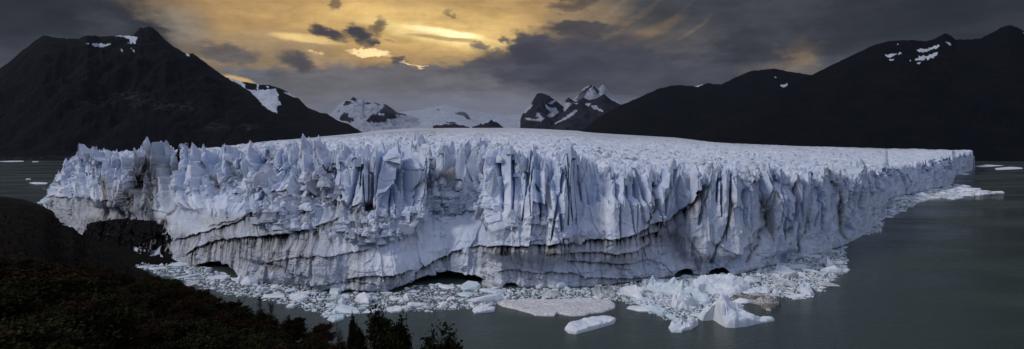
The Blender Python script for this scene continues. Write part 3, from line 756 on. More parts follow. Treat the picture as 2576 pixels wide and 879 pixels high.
# blotches (centre, radii, strength)
for (a, b_, ra, rb, st) in [(300, 580, 95, 26, 1.2), (380, 605, 45, 30, 1.1), (250, 560, 50, 20, .5), (340, 545, 60, 40, .45), (455, 400, 13, 26, .75), (1272, 628, 22, 14, 1.0), (1390, 630, 60, 12, .6), (935, 522, 16, 12, .8),
                            (1700, 600, 50, 26, .45), (680, 640, 120, 40, .30), (700, 668, 45, 16, .55), (1128, 455, 26, 24, .4), (1060, 470, 20, 30, .35), (720, 600, 110, 34, .35), (560, 560, 80, 26, .35), (200, 550, 95, 50, .4), (250, 530, 90, 30, .35), (345, 520, 60, 60, .4), (500, 640, 90, 40, .38), (820, 690, 130, 26, .3), (1330, 660, 100, 36, .3), (1740, 640, 40, 40, .25), (450, 600, 40, 40, .4), (520, 676, 60, 12, .9), (1500, 640, 160, 40, .22)]:
    e = 1.25 - ((U0w + wv * 1.5 - a) / ra) ** 2 - ((Vn - b_) / rb) ** 2
    mk = np.clip(e, 0, 1) * iws
    grey = np.maximum(grey, mk * min(st * 1.3, 1))
    if st > .4: dirt = np.maximum(dirt, st * mk * np.clip(.7 + sN + sN2 * .6, .1, 1))
POLY = [(195, 612), (212, 590), (230, 562), (270, 553), (340, 551), (392, 558), (412, 574), (404, 592), (372, 604), (338, 620), (332, 660), (240, 660)]
pmk = inpoly(U0w + wv * 1.4, Vn, POLY) & iws
dirt = np.where(pmk, 1.25 - .5 * np.clip(fbm(Sw / 5., Zr / 3., o=3, seed=142), 0, 1), dirt)
R_ = np.where(pmk, R_ * .7 + 2. + 2.5 * fbm(Sw / 8., Zr / 5., o=3, seed=141), R_)
POLY2 = [(338, 618), (375, 602), (405, 590), (418, 572), (440, 600), (430, 628), (448, 668), (330, 668)]
pmk = inpoly(U0w + wv * 1.4, Vn, POLY2) & iws & ((fbm(Sw / 6., Zr / 5., o=3, seed=140) + .3 * blk) > -.1)
dirt = np.where(pmk, 1.1, dirt)
# bedding lines on the lower wall
bed = np.clip(1 - np.abs(pn(Sw / 90., (Zr + 5 * pn(Sw / 40., Sw * 0, None, 111)) / 6.5, None, 110)) / .06, 0, 1) * sstep(.5, .25, tws) * iws
dirt = np.maximum(dirt, .35 * bed * np.clip(.3 + sN2 * 2, 0, 1)); R_ = R_ - .5 * bed
_d, _g = dirt, grey
dirt = np.zeros(X.shape); grey = np.zeros(X.shape); dirt[:NS] = _d; grey[:NS] = _g
# grit on the plateau and streaky grey that deepens with distance
pd = np.clip(fbm(X / 60., Y / 25., o=4, seed=120) * 1.5 - .25, 0, 1) * (back > 40)
grey = np.maximum(grey, .35 * pd)
grey = np.maximum(grey, sstep(400, 2500, back) * (.38 + .5 * np.clip(fbm(X / 300., Y / 1400., o=4, seed=121), 0, 1)))

# hollows at the waterline: (u, half width px, height px, depth m)
for (a, hw, hh, dpt) in [(1125, 96, 21, 42), (1810, 26, 16, 22), (1722, 24, 13, 18), (545, 46, 16, 26), (1285, 20, 9, 8), (1010, 30, 9, 6), (880, 60, 6, 5)]:
    arch = hh * np.clip(1 - ((U0w - a) / hw) ** 2, 0, 1) ** .6 + wv * .9
    dv = (V0w - (ti(BASE, U) - arch))
    mk = sstep(-1.5, 3., dv) * (np.abs(U0w - a) < hw) * iws
    R_ = R_ - dpt * mk
    dirt[:NS] = np.where(mk > .3, dirt[:NS] * .3, dirt[:NS])

# crevasse blue: the old dense ice inside the cracks
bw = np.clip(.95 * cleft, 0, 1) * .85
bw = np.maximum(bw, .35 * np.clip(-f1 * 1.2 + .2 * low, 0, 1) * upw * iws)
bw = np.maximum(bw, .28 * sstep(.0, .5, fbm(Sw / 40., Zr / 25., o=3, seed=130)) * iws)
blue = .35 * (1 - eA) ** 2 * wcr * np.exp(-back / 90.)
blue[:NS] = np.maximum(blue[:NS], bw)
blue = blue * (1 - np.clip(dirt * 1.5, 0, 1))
_r = R_; R_ = np.zeros(X.shape); R_[:NS] = _r

# displace: towards the viewer along the outward plan direction of the front
tx = np.gradient(bx); ty = np.gradient(by)
k_ = np.ones(25) / 25
tx = np.convolve(np.pad(tx, 12, 'edge'), k_, 'valid'); ty = np.convolve(np.pad(ty, 12, 'edge'), k_, 'valid')
nx, ny = ty, -tx
ln_ = np.hypot(nx, ny) + 1e-6; nx /= ln_; ny /= ln_
# keep the radial share large so rows never fold over each other
nx = .55 * nx + .45 * (-(U - CX) / F); ny = .55 * ny + .45 * (-1.)
Xd = X + nx * R_; Yd = Y + ny * R_; Zd = Z + zs
Zd[0] = -3.
Zd[1] = np.minimum(Zd[1], .4)
Zd = np.maximum(Zd, -3)
# far rows settle
# skirts so that the ice is a solid body: left flank, right flank, back
nv = X.size
V3 = np.stack([Xd, Yd, Zd], -1).reshape(-1, 3)
FC = grid_faces(NR, nc)
def skirt(idx, V3):
    lo = V3[idx].copy(); lo[:, 2] = -3
    st = len(V3)
    V3 = np.vstack([V3, lo])
    k = np.arange(len(idx) - 1)
    return V3, np.stack([idx[k], idx[k + 1], st + k + 1, st + k], -1)
for idx in (np.arange(NR) * nc, np.arange(NR) * nc + nc - 1, np.arange(nc) + (NR - 1) * nc):
    V3, fs = skirt(idx, V3)
    FC = np.vstack([FC, fs])
ex = len(V3) - nv
def padz(a): return np.concatenate([a.ravel(), np.zeros(ex)])
# split in parts: the calving face, the crevassed top
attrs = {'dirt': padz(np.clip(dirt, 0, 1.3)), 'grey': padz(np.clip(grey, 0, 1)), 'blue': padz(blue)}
row = FC[:, 0] // nc
is_wall = row < NW - 1
root = tag(empty('glacier', (0, 430, 0)), 'huge pale blue glacier ending in a jagged cliff of ice above the lake', 'glacier')
def submesh(name, mask, label=None):
    fc = FC[mask]
    used, inv = np.unique(fc, return_inverse=True)
    v = V3[used] - np.array([0, 430, 0])
    me = mesh_np(name, v, inv.reshape(-1, 4), M_ICE, {k: a[used] for k, a in attrs.items()})
    o = link(name, me, root)
    if label: o['label'] = label
    return o
sk0 = len(grid_faces(NR, nc))
idxs = np.arange(len(FC))
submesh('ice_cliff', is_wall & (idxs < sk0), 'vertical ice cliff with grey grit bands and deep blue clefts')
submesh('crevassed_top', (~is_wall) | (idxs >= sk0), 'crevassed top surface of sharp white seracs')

def shard(rg, r, h, el=1.4, top=.2, dig=.6):
    n = int(rg.integers(5, 8)); th = np.sort(np.linspace(0, 6.283, n, endpoint=False) + rg.uniform(-.35, .35, n))
    rot = rg.uniform(0, 3.14); lx, ly = rg.normal(0, .28, 2) * r
    V = []
    for (z, k_) in ((-dig * h, 1.15), (.05 * h, 1.), (.55 * h, .72), (h, top)):
        q = max(z / h, 0)
        for i in range(n):
            rr_ = r * k_ * rg.uniform(.78, 1.2)
            x = math.cos(th[i]) * rr_ * el; y = math.sin(th[i]) * rr_ / el
            zz = z * rg.uniform(.82, 1.05) if z > 0 else z
            V.append((x * math.cos(rot) - y * math.sin(rot) + lx * q, x * math.sin(rot) + y * math.cos(rot) + ly * q, zz))
    Fs = [[k_ * n + i, k_ * n + (i + 1) % n, (k_ + 1) * n + (i + 1) % n, (k_ + 1) * n + i] for k_ in range(3) for i in range(n)]
    Fs.append([3 * n + i for i in range(n)])
    return np.array(V), Fs
rs = np.random.default_rng(91)
G0_ = np.array([0, 430, 0])
def one_serac(x, y, zb, r, h, d_=0., g_=0., label=None, el=None, top=None):
    V, Fs = shard(rs, r, h, el or rs.uniform(1.1, 1.7), top if top is not None else rs.uniform(.02, .16))
    n = len(V)
    me = mesh_np('serac', V, Fs, M_ICE, {'dirt': np.full(n, d_), 'grey': np.full(n, g_), 'blue': np.full(n, rs.uniform(0, .3))})
    o = link('serac', me, root, loc=(x, y - 430, zb))
    if label: o['label'] = label
for k, (a, vtp, hw) in enumerate(PEAKS):
    j = int((a - U[0]) / 1.25); i_ = NW - 1 + int(rs.integers(2, 12))
    y = Y[i_, j]; x = (a - CX) / F * y
    ztop = CAMZ - (vtp - VH) * y / F + rs.uniform(-1.5, 1.5)
    r = max(hw * y / F * rs.uniform(.55, .85), 2.4); h = rs.uniform(10, 19) * (1 if y < 900 else 1.2)
    dk_ = a == 452
    one_serac(x, y, ztop - h, r * (1.1 if dk_ else 1), h, .85 if dk_ else 0., 1. if dk_ else (.15 if k % 5 == 0 else 0.), 'dark grit-coated serac among the white spires' if dk_ else None)
for k in range(34):
    a = rs.uniform(230, 1500); j = int((a - U[0]) / 1.25); i_ = NW + int(rs.integers(6, 34))
    y = Y[i_, j]; x = (a - CX) / F * y; h = rs.uniform(8, 13); r = rs.uniform(3, 5.5)
    one_serac(x, y, Zd[i_, j] - h * .35, r, h)
for (a, vm, r, h, lb) in [(1128, 458, 7., 17., 'leaning grit-stained slab of ice in the cliff'), (1085, 475, 5., 11., None), (1260, 470, 4.5, 14., None), (700, 455, 6., 11., None), (690, 468, 5., 8., None)]:
    j = int((a - U[0]) / 1.25); i_ = int(np.argmin(np.abs(V0[:NW, j] - vm)))
    one_serac(Xd[i_, j], Yd[i_, j], Zd[i_, j] - h * .4, r, h, .15 if lb else .05, .9 if lb else .3, lb, 1.5, .35)
def many(name, spots, label, top=(.1, .4)):
    VV, FF, B_, D_ = [], [], [], []; off = 0
    for (x, y, z, r, h, d_) in spots:
        V, Fs = shard(rs, r, h, rs.uniform(1., 1.6), rs.uniform(*top), .5)
        VV.append(V + np.array([x, y - 430, z])); FF.extend([[q + off for q in f] for f in Fs]); off += len(V)
        B_.append(np.full(len(V), rs.uniform(0, .25))); D_.append(np.full(len(V), d_))
    B_ = np.concatenate(B_); D_ = np.concatenate(D_)
    o = link(name, mesh_np(name, np.vstack(VV), FF, M_ICE, {'dirt': D_ * .5, 'grey': D_, 'blue': B_}), root)
    o['kind'] = 'stuff'; o['label'] = label
sp = []
while len(sp) < 7500:
    j = int(rs.integers(4, nc - 4)); i_ = NW + 6 + int((rs.random() ** 1.25) * (NR - NW - 20))
    y = Yd[i_, j]
    if y > 3300 or rs.random() < (y - 1300) / 2200.: continue
    r = rs.uniform(1.4, 4.) * (1 + max(y - 800, 0) / 2600.); h = r * rs.uniform(.7, 1.45)
    if U0[0, j] > 2150: r *= .7; h *= .55
    sp.append((Xd[i_, j], y, Zd[i_, j] - .35 * h, r, h, rs.choice([0, 0, 0, .2, .5]) if y > 600 else 0.))
for k in range(900):
    j = int(rs.integers(20, nc - 4)); i_ = NW - 5 + int(rs.integers(0, 22)); y = Yd[i_, j]
    if abs(U0[0, j] - 2231) < 10: continue
    kk = 1. if U0[0, j] < 1500 else .8
    if U0[0, j] > 2150: kk = .8
    r = rs.uniform(1.2, 3.) * kk; h = rs.uniform(3.5, 9.5) * kk
    sp.append((Xd[i_, j], y, Zd[i_, j] - .3 * h, r, h, rs.choice([0, 0, 0, 0, .3])))
many('serac_field', sp, 'countless small broken seracs over the top of the glacier', (.03, .3))
sp = []
tries = 0
while len(sp) < 1500 and tries < 60000:
    tries += 1
    j = int(rs.integers(4, nc - 4)); i_ = int(rs.integers(20, NW - 5))
    wgt = rubble[i_, j] + (.25 if (.03 < tw[i_, j] < .10) else 0)
    if dirt[i_, j] > .5 or rs.random() > wgt: continue
    r = min(rs.pareto(1.9) + .7, 4.5) * (.6 if wgt < .3 else 1.)
    sp.append((Xd[i_, j], Yd[i_, j], Zd[i_, j] - .3 * r, r, r * rs.uniform(.6, 1.3), rs.choice([0, 0, 0, .15, .35])))
many('ice_rubble', sp, 'tumbled angular ice blocks on the stepped middle of the cliff', (.35, .75))
print('T_ glacier', time.time() - _t0)
# ------------------------------------------------------------------ floating ice
def slab(r, h, rg, n=None, elong=1.):
    """one drifting piece: irregular plan, sloping sides, uneven top"""
    n = n or int(rg.integers(5, 9))
    th = np.sort(np.linspace(0, 2 * math.pi, n, endpoint=False) + rg.uniform(-.25, .25, n))
    rr = r * rg.uniform(.6, 1.2, n)
    rot = rg.uniform(0, math.pi)
    x0 = np.cos(th) * rr * elong; y0 = np.sin(th) * rr / elong
    x = x0 * math.cos(rot) - y0 * math.sin(rot); y = x0 * math.sin(rot) + y0 * math.cos(rot)
    tilt = rg.uniform(-.35, .35, 2) * h / max(r, .3)
    V = []
    for (s, z) in ((.96, -.4), (1.0, .35 * h), (.82, .9 * h)):
        for i in range(n):
            zz = z if z < 0 else max(.04, z * rg.uniform(.8, 1.15) + (tilt[0] * x[i] + tilt[1] * y[i]) * (z / h))
            V.append((x[i] * s, y[i] * s, zz))
    pk = rg.uniform(-.3, .3, 2) * r
    V.append((pk[0], pk[1], h * rg.choice([1., 1.1, 1.7, 2.3], p=[.5, .25, .15, .1])))
    Fs = []
    for k in range(2):
        for i in range(n):
            j = (i + 1) % n
            Fs.append([k * n + i, k * n + j, (k + 1) * n + j, (k + 1) * n + i])
    for i in range(n):
        Fs.append([2 * n + i, 2 * n + (i + 1) % n, 3 * n])
    return V, Fs

def base_v(u): return float(np.interp(u, U, vb))
# pack regions: polygon in bearings/depressions on the water, density weight, label, group
PACKS = [
    ([(330, 668), (440, 660), (560, 686), (600, 704), (760, 722), (860, 738), (860, 800), (830, 800), (700, 760), (560, 740), (430, 700)], 1.25, 'pale ice floe in the pack between the dark wooded hillside and the ice cliff', 'small ice floes beside the wooded hillside'),
    ([(860, 738), (990, 738), (1050, 718), (1230, 716), (1260, 728), (1260, 765), (1180, 778), (1100, 784), (1000, 782), (900, 790), (830, 812), (820, 780)], 1.0, 'small pale ice floe in the pack in front of the dark waterline cave', 'small ice floes before the cave'),
    ([(1255, 726), (1480, 726), (1640, 708), (1700, 700), (1700, 770), (1600, 775), (1550, 756), (1400, 754), (1250, 755)], 1.0, 'small pale ice floe between the long flat floe and the ice cliff', 'small ice floes behind the long flat floe'),
    ([(1640, 706), (1740, 694), (1860, 694), (1960, 668), (1990, 700), (1960, 745), (1900, 760), (1800, 790), (1690, 806), (1610, 780), (1590, 745)], 1.3, 'small pale ice floe packed around the tall jagged icebergs', 'small ice floes around the tall icebergs'),
    ([(1960, 664), (2060, 642), (2125, 622), (2130, 660), (2135, 682), (2090, 706), (2060, 735), (2010, 755), (1960, 748)], 1.5, 'small pale ice floe in the dense pack at the right foot of the ice cliff', 'small ice floes at the right foot of the cliff'),
    ([(2170, 590), (2222, 557), (2215, 585), (2180, 592)], 1.0, 'small pale ice floe in the thin strip hugging the ice corner', 'small ice floes by the ice corner'),
    ([(2236, 506), (2300, 490), (2400, 466), (2440, 474), (2512, 486), (2460, 492), (2330, 502), (2290, 522), (2240, 548), (2232, 540)], 1.6, 'small pale ice floe in the long tongue of pack ice drifting off the far cliff', 'small ice floes in the far tongue'),
]
cand = []
rg = np.random.default_rng(21)
def wpoly(poly): return [wpt(*q) for q in poly]
EXCL = []   # filled with the footprints of the big bergs first

# ---- large named bergs and floes
def C6(x, y): return (1257.8 + x * .3662, 597.5 + y * .3662)

def berg(name, outline, ridges, edge, mat, label, cat, group=None, nz=1., rough=.5, n=110, rings=34, pw=1.3, seed=0):
    """outline on the water (bearing, depression); ridges: list of ((u,vfoot,vtop),(u,vfoot,vtop), radius_m)"""
    pts = np.array([wpt(*q) for q in outline])
    c0 = pts.mean(0)
    # resample the outline by angle (star shaped)
    cl_ = np.vstack([pts, pts[:1]])
    seg = np.concatenate([[0], np.cumsum(np.hypot(*np.diff(cl_, axis=0).T))])
    s = np.linspace(0, seg[-1], n, endpoint=False)
    ox = np.interp(s, seg, cl_[:, 0]); oy = np.interp(s, seg, cl_[:, 1])
    size = seg[-1] / 6
    wob = 1 + .07 * rough * fbm(s / size * 2.5, s * 0, o=3, seed=seed)
    ox = c0[0] + (ox - c0[0]) * wob; oy = c0[1] + (oy - c0[1]) * wob
    rr = 1 - (1 - np.linspace(0, 1, rings)) ** 1.0
    rr = rr[:, None]
    Xb = c0[0] + (ox - c0[0]) * rr; Yb_ = c0[1] + (oy - c0[1]) * rr
    Zb = np.full(Xb.shape, float(edge)) * (1 + .25 * fbm(Xb / 6, Yb_ / 6, o=3, seed=seed + 2))
    for a, b_, rad in ridges:
        ax, ay = wpt(a[0], a[1]); bx_, by_ = wpt(b_[0], b_[1])
        ha = (a[1] - a[2]) * ay / F; hb_ = (b_[1] - b_[2]) * by_ / F
        L2 = max((bx_ - ax) ** 2 + (by_ - ay) ** 2, 1e-6)
        k = np.clip(((Xb - ax) * (bx_ - ax) + (Yb_ - ay) * (by_ - ay)) / L2, 0, 1)
        d_ = np.hypot(Xb - ax - k * (bx_ - ax), Yb_ - ay - k * (by_ - ay))
        h = (ha + (hb_ - ha) * k) * np.clip(1 - d_ / rad, 0, 1) ** pw
        Zb = np.maximum(Zb, h + edge * .3)
    f_, _e = facets(Xb / (size * .28), Yb_ / (size * .28), seed + 3, 1.3)
    f_2, _e = facets(Xb / (size * .11), Yb_ / (size * .11), seed + 4, 1.3)
    Zb = Zb + nz * (1.5 * f_ + .5 * f_2) * np.clip(Zb / 3., .15, 1.2)
    fall = np.clip((1 - rr) / .10, 0, 1) ** .5
    Zb = np.where(rr < 1, np.maximum(Zb * (.25 + .75 * fall), .12), -.6)
    Zb[-2] = np.maximum(Zb[-2] * .8, .1)
    loc = np.array([c0[0], c0[1], 0])
    V = np.stack([Xb, Yb_, Zb], -1).reshape(-1, 3) - loc
    j = np.arange(n); j2 = (j + 1) % n
    Fs = []
    for i in range(rings - 1):
        Fs.append(np.stack([i * n + j, i * n + j2, (i + 1) * n + j2, (i + 1) * n + j], -1))
    me = mesh_np(name, V, np.vstack(Fs)[:, ::-1], mat)
    me.flip_normals() if False else None
    o = link(name, me, loc=loc)
    EXCL.append(pts)
    return tag(o, label, cat, group)

W0, B0, G0 = M_FLOE
berg('flat_floe', [(1247, 762), (1262, 757), (1330, 755), (1360, 757), (1440, 754), (1500, 755), (1535, 757), (1552, 766), (1548, 776), (1532, 783), (1520, 787), (1485, 791), (1475, 795), (1440, 797), (1400, 790), (1395, 797), (1345, 796), (1335, 790), (1290, 778), (1262, 772)],
     [], 1.1, M_DIRTYFLOE, 'long flat pinkish dirty floe with a thin crack across it', 'ice floe', nz=.35, rough=.3, seed=201)
berg('flat_floe', [(1419, 830), (1428, 820), (1445, 816), (1480, 806), (1510, 801), (1540, 801), (1551, 806), (1545, 815), (1520, 823), (1490, 831), (1470, 836), (1450, 842), (1430, 840)],
     [((1440, 828, 824), (1530, 810, 805), 9)], 1.8, W0, 'clean white rounded floe alone on open water below the flat pinkish one', 'ice floe', nz=.3, rough=.3, seed=202)
berg('small_iceberg', [(1681, 826), (1690, 818), (1712, 812), (1745, 812), (1758, 818), (1740, 829), (1722, 832), (1715, 838), (1690, 838)],
     [((1705, 822, 804), (1745, 820, 803), 9), ((1690, 836, 829), (1720, 836, 830), 4)], 1.0, W0, 'low lumpy white iceberg with a tail, left of the tallest pointed one', 'iceberg', seed=203)
berg('pointed_iceberg', [(1752, 800), (1775, 790), (1800, 786), (1840, 778), (1868, 790), (1875, 806), (1900, 812), (1950, 802), (1948, 808), (1905, 816), (1880, 822), (1850, 826), (1826, 824), (1808, 815), (1795, 806), (1765, 808)],
     [((1818, 806, 748), (1834, 802, 754), 11), ((1845, 804, 757), (1862, 806, 772), 10), ((1825, 812, 764), (1862, 820, 796), 13), ((1780, 800, 787), (1800, 803, 780), 9), ((1890, 812, 806), (1940, 806, 803), 5)], 1.6, W0,
     'tallest iceberg, a smooth white pyramid with a low tail to the right', 'iceberg', nz=1.1, pw=.85, seed=204)
berg('domed_iceberg', [(1737, 728), (1750, 716), (1800, 712), (1850, 710), (1880, 722), (1890, 734), (1870, 742), (1840, 744), (1800, 741), (1775, 735), (1750, 736)],
     [((1770, 728, 700), (1815, 726, 694), 15), ((1835, 726, 690), (1842, 728, 694), 14), ((1845, 732, 700), (1878, 735, 725), 14), ((1750, 732, 720), (1780, 730, 705), 10)], 2.2, W0,
     'broad domed iceberg with a slanting slab top, close under the ice cliff', 'iceberg', nz=.7, pw=.8, seed=205)
berg('jagged_iceberg', [(1622, 730), (1640, 722), (1670, 720), (1720, 722), (1745, 735), (1775, 752), (1790, 764), (1770, 768), (1740, 752), (1700, 745), (1665, 740), (1630, 735)],
     [((1640, 727, 692), (1645, 728, 705), 7), ((1695, 730, 697), (1704, 732, 705), 8), ((1704, 735, 712), (1722, 738, 716), 8), ((1722, 742, 716), (1775, 760, 745), 9), ((1650, 732, 715), (1695, 735, 716), 8)], 1.6, B0,
     'jagged bluish iceberg with three sharp horns beside the cliff foot', 'iceberg', nz=1.1, pw=1.0, seed=206)
berg('wedge_iceberg', [(1688, 772), (1695, 762), (1725, 758), (1758, 764), (1762, 769), (1740, 774), (1715, 777), (1700, 777)],
     [((1712, 770, 734), (1722, 770, 738), 9), ((1722, 771, 742), (1750, 771, 764), 7)], 1.2, W0, 'white wedge iceberg leaning left, in front of the jagged horned one', 'iceberg', nz=.6, pw=.9, seed=207)
berg('debris_floe', [(1840, 750), (1860, 744), (1900, 742), (1930, 745), (1950, 752), (1966, 762), (1962, 768), (1950, 778), (1938, 784), (1920, 778), (1912, 768), (1880, 762), (1850, 756)],
     [((1870, 754, 746), (1930, 758, 745), 7), ((1915, 764, 755), (1955, 765, 754), 6)], 1.3, M_DEBRIS, 'ice floe heaped with brown rock debris behind the tallest iceberg', 'ice floe', nz=1.2, rough=1.3, seed=208)
berg('slab_iceberg', [(1865, 742), (1880, 732), (1920, 726), (1940, 734), (1932, 744), (1900, 744)], [((1890, 738, 730), (1925, 734, 724), 9)], 1.4, W0, 'smooth white ice block resting behind the brown debris floe', 'iceberg', nz=.6, seed=209)
berg('small_iceberg', [(2004, 732), (2012, 722), (2035, 719), (2042, 728), (2036, 737), (2012, 736)], [((2012, 730, 722), (2034, 730, 719), 7)], 1.6, B0, 'pale blue squarish iceberg at the open-water edge of the right pack', 'iceberg', seed=210)
berg('flat_floe', [(1981, 746), (2000, 742), (2030, 742), (2028, 748), (1995, 753)], [], .7, W0, 'thin white oval floe lying just off the pale blue squarish iceberg', 'ice floe', nz=.2, seed=211)
berg('flat_floe', [(2095, 686), (2110, 681), (2137, 681), (2132, 687), (2105, 688)], [], .8, W0, 'small white floe at the rightmost tip of the near pack', 'ice floe', nz=.2, seed=212)
berg('small_iceberg', [(1945, 686), (1955, 676), (1975, 672), (1997, 680), (1985, 686), (1960, 688)], [((1962, 680, 667), (1990, 682, 677), 9)], 1.0, W0, 'white peaked iceberg against the right foot of the ice cliff', 'iceberg', seed=213)
berg('flat_floe', [(1978, 674), (1990, 668), (2030, 669), (2032, 675), (1995, 678)], [], 1.2, B0, 'bluish rectangular floe beside the peaked berg under the right cliff', 'ice floe', nz=.3, seed=214)
berg('flat_floe', [(1614, 778), (1625, 772), (1660, 772), (1678, 784), (1665, 790), (1640, 786), (1618, 784)], [((1635, 776, 769), (1650, 780, 774), 6)], 1.0, B0, 'pale floe with a raised corner left of the wedge iceberg', 'ice floe', nz=.4, seed=215)
berg('dirty_iceberg', [(1488, 742), (1500, 730), (1530, 728), (1550, 738), (1548, 750), (1510, 752)], [((1500, 738, 722), (1528, 735, 722), 8), ((1515, 748, 738), (1545, 745, 738), 5)], 1., G0, 'grey gritty iceberg with a dark lower corner behind the long flat floe', 'iceberg', nz=1., seed=216)
berg('small_iceberg', [(1188, 784), (1196, 776), (1222, 774), (1247, 776), (1244, 785), (1215, 788), (1195, 790)], [((1212, 781, 766), (1222, 781, 768), 8), ((1192, 785, 776), (1200, 785, 778), 5), ((1235, 781, 773), (1242, 781, 774), 4)], 1., W0, 'white twin-lobed iceberg at the left tip of the long flat floe', 'iceberg', nz=.5, seed=217)
berg('small_iceberg', [(970, 781), (976, 776), (1000, 775), (1014, 778), (1008, 786), (985, 788)], [((984, 781, 775), (1006, 781, 776), 5)], 1.2, W0, 'bright white blocky iceberg at the outer edge of the pack before the cave', 'iceberg', nz=.3, seed=218)
berg('small_iceberg', [(822, 806), (830, 798), (850, 794), (868, 796), (865, 805), (840, 812)], [((835, 801, 794), (862, 800, 792), 6)], .9, B0, 'bluish iceberg nearest the dark trees at the edge of the pack', 'iceberg', nz=.4, seed=219)
berg('small_iceberg', [(725, 752), (735, 744), (760, 742), (778, 750), (765, 758), (740, 758)], [((745, 750, 742), (765, 750, 743), 6)], 1.3, W0, 'square-sided white iceberg with a flat top in the pack by the hillside', 'iceberg', nz=.4, seed=220)
berg('small_iceberg', [(1360, 745), (1370, 735), (1400, 733), (1412, 742), (1400, 750), (1375, 750)], [((1375, 740, 731), (1398, 742, 736), 7)], .9, G0, 'greyish gritty block of ice just behind the middle of the long flat floe', 'iceberg', nz=.8, seed=221)
berg('flat_floe', [(2380, 500), (2388, 497), (2418, 496), (2425, 499), (2400, 503)], [((2390, 499, 496), (2415, 499, 496), 10)], 1.5, B0, 'blue-tinted floe just off the long far tongue of pack ice', 'ice floe', nz=.3, seed=222)

# far streaks of drifting ice
FAR = [([(-10, 407), (20, 405.5), (60, 405), (62, 407), (20, 408)], 'long thin white ice strip below the far left shore'), ([(80, 407), (98, 406.5), (97, 408), (82, 408.4)], 'short white ice strip right of the long one below the far left shore'),
       ([(72, 461), (85, 459.5), (122, 461), (118, 463.5), (90, 464)], 'white floe on the left lake nearest the glacier tip'), ([(64, 451), (78, 450.5), (77, 452), (66, 452.4)], 'tiny white floe above the larger one on the left lake'),
       ([(2450, 419), (2480, 415), (2530, 417), (2500, 419), (2470, 421)], 'thin pale streak of floes just past the far ice corner'), ([(2500, 424), (2540, 420), (2572, 422), (2575, 425), (2540, 427), (2505, 428)], 'bright broad streak of floes at the far right'),
       ([(2520, 403), (2560, 402), (2580, 402.5), (2575, 404), (2540, 404)], 'thin ice strip under the far right shore'), ([(2413, 439), (2425, 437), (2440, 438), (2430, 441)], 'small floe at the foot of the far ice corner')]
for k, (po, lb) in enumerate(FAR):
    berg('drift_ice', po, [], 1.5, W0, lb, 'drift ice', 'thin strips of drift ice on the far water', nz=.3, rough=.8, n=60, rings=8, seed=240 + k)
berg('stranded_ice', [(104, 514), (112, 510), (122, 518), (118, 524)], [], 3., W0, 'stranded white ice lump at the gravel edge of the left tip', 'ice block', nz=1, n=50, rings=12, seed=250)
berg('stranded_ice', [(148, 572), (160, 570), (178, 576), (186, 584), (170, 584)], [], 2.5, W0, 'stranded white ice lump on the dark gravel below the left tip', 'ice block', nz=1, n=50, rings=12, seed=251)

sh_ = berg('gravel_shore', [(100, 520), (125, 530), (165, 572), (210, 598), (262, 612), (330, 622), (380, 606), (430, 628), (452, 660), (420, 668), (345, 666), (340, 672), (300, 690), (200, 660), (100, 600), (60, 540)], [((300, 640, 630), (220, 610, 602), 40)], 1.6, None, None, None, nz=1.2, rough=1., seed=260)
EXCL.pop()
sh_['kind'] = 'structure'
# ---- the pack itself
pieces = []
for pi, (poly, dens, lb, gp) in enumerate(PACKS):
    us = [q[0] for q in poly]; vs = [q[1] for q in poly]
    wp = wpoly(poly)
    A_ = .5 * abs(sum(wp[i][0] * wp[(i + 1) % len(wp)][1] - wp[(i + 1) % len(wp)][0] * wp[i][1] for i in range(len(wp))))
    xs = [q[0] for q in wp]; ys = [q[1] for q in wp]
    far = pi == 6
    target = A_ * dens * (.50 if not far else .5)
    placed = {}; cov = 0; tries = 0
    cell = 8.
    NC = 30000
    CXs = rg.uniform(min(xs), max(xs), NC); CYs = rg.uniform(min(ys), max(ys), NC)
    okm = inpoly(CXs + 3 * fbm(CXs / 9, CYs / 9, o=2, seed=7), CYs + 5 * fbm(CXs / 9, CYs / 9, o=2, seed=8), wp)
    for ex_ in EXCL: okm &= ~inpoly(CXs, CYs, ex_)
    sizes = []
    while cov < target and tries < NC:
        tries += 1
        if not okm[tries - 1]: continue
        x, y = float(CXs[tries - 1]), float(CYs[tries - 1])
        frac = tries / NC
        r = (rg.pareto(1.35) + .32) * (1.25 if not far else 3.)
        r = min(r, (7.5 if not far else 11) * (1 - .75 * frac ** .6))
        ci, cj = int(x // cell), int(y // cell)
        ok = True
        for a in (-2, -1, 0, 1, 2):
            for b_ in (-2, -1, 0, 1, 2):
                for (px, py, pr) in placed.get((ci + a, cj + b_), ()):
                    if (px - x) ** 2 + (py - y) ** 2 < ((pr + r) * .84) ** 2: ok = False; break
                if not ok: break
            if not ok: break
        if not ok: continue
        placed.setdefault((ci, cj), []).append((x, y, r))
        cov += math.pi * r * r
        pieces.append((r / y, x, y, r, pi))
pieces.sort(key=lambda q: -q[0])
print('PACK pieces', len(pieces))
NB = 290
sv, sf, smi = [], [], []
off = 0
for k, (_, x, y, r, pi) in enumerate(pieces):
    mi = int(rg.choice([0, 0, 0, 1, 1, 2]))
    h = min(.2 + r * float(rg.choice([.08, .15, .3, .6])) * rg.uniform(.8, 1.2), 3.2)
    V, Fs = slab(r, h, rg, elong=rg.uniform(1., 1.5))
    if k < NB:
        me = mesh_np('ice_floe', V, Fs, M_FLOE[mi])
        o = link('ice_floe', me, loc=(x, y, 0))
        tag(o, PACKS[pi][2], 'ice floe', PACKS[pi][3])
    else:
        sv.extend([(a + x, b_ + y, c_) for a, b_, c_ in V]); sf.extend([[i + off for i in f] for f in Fs]); smi += [mi] * len(Fs); off += len(V)
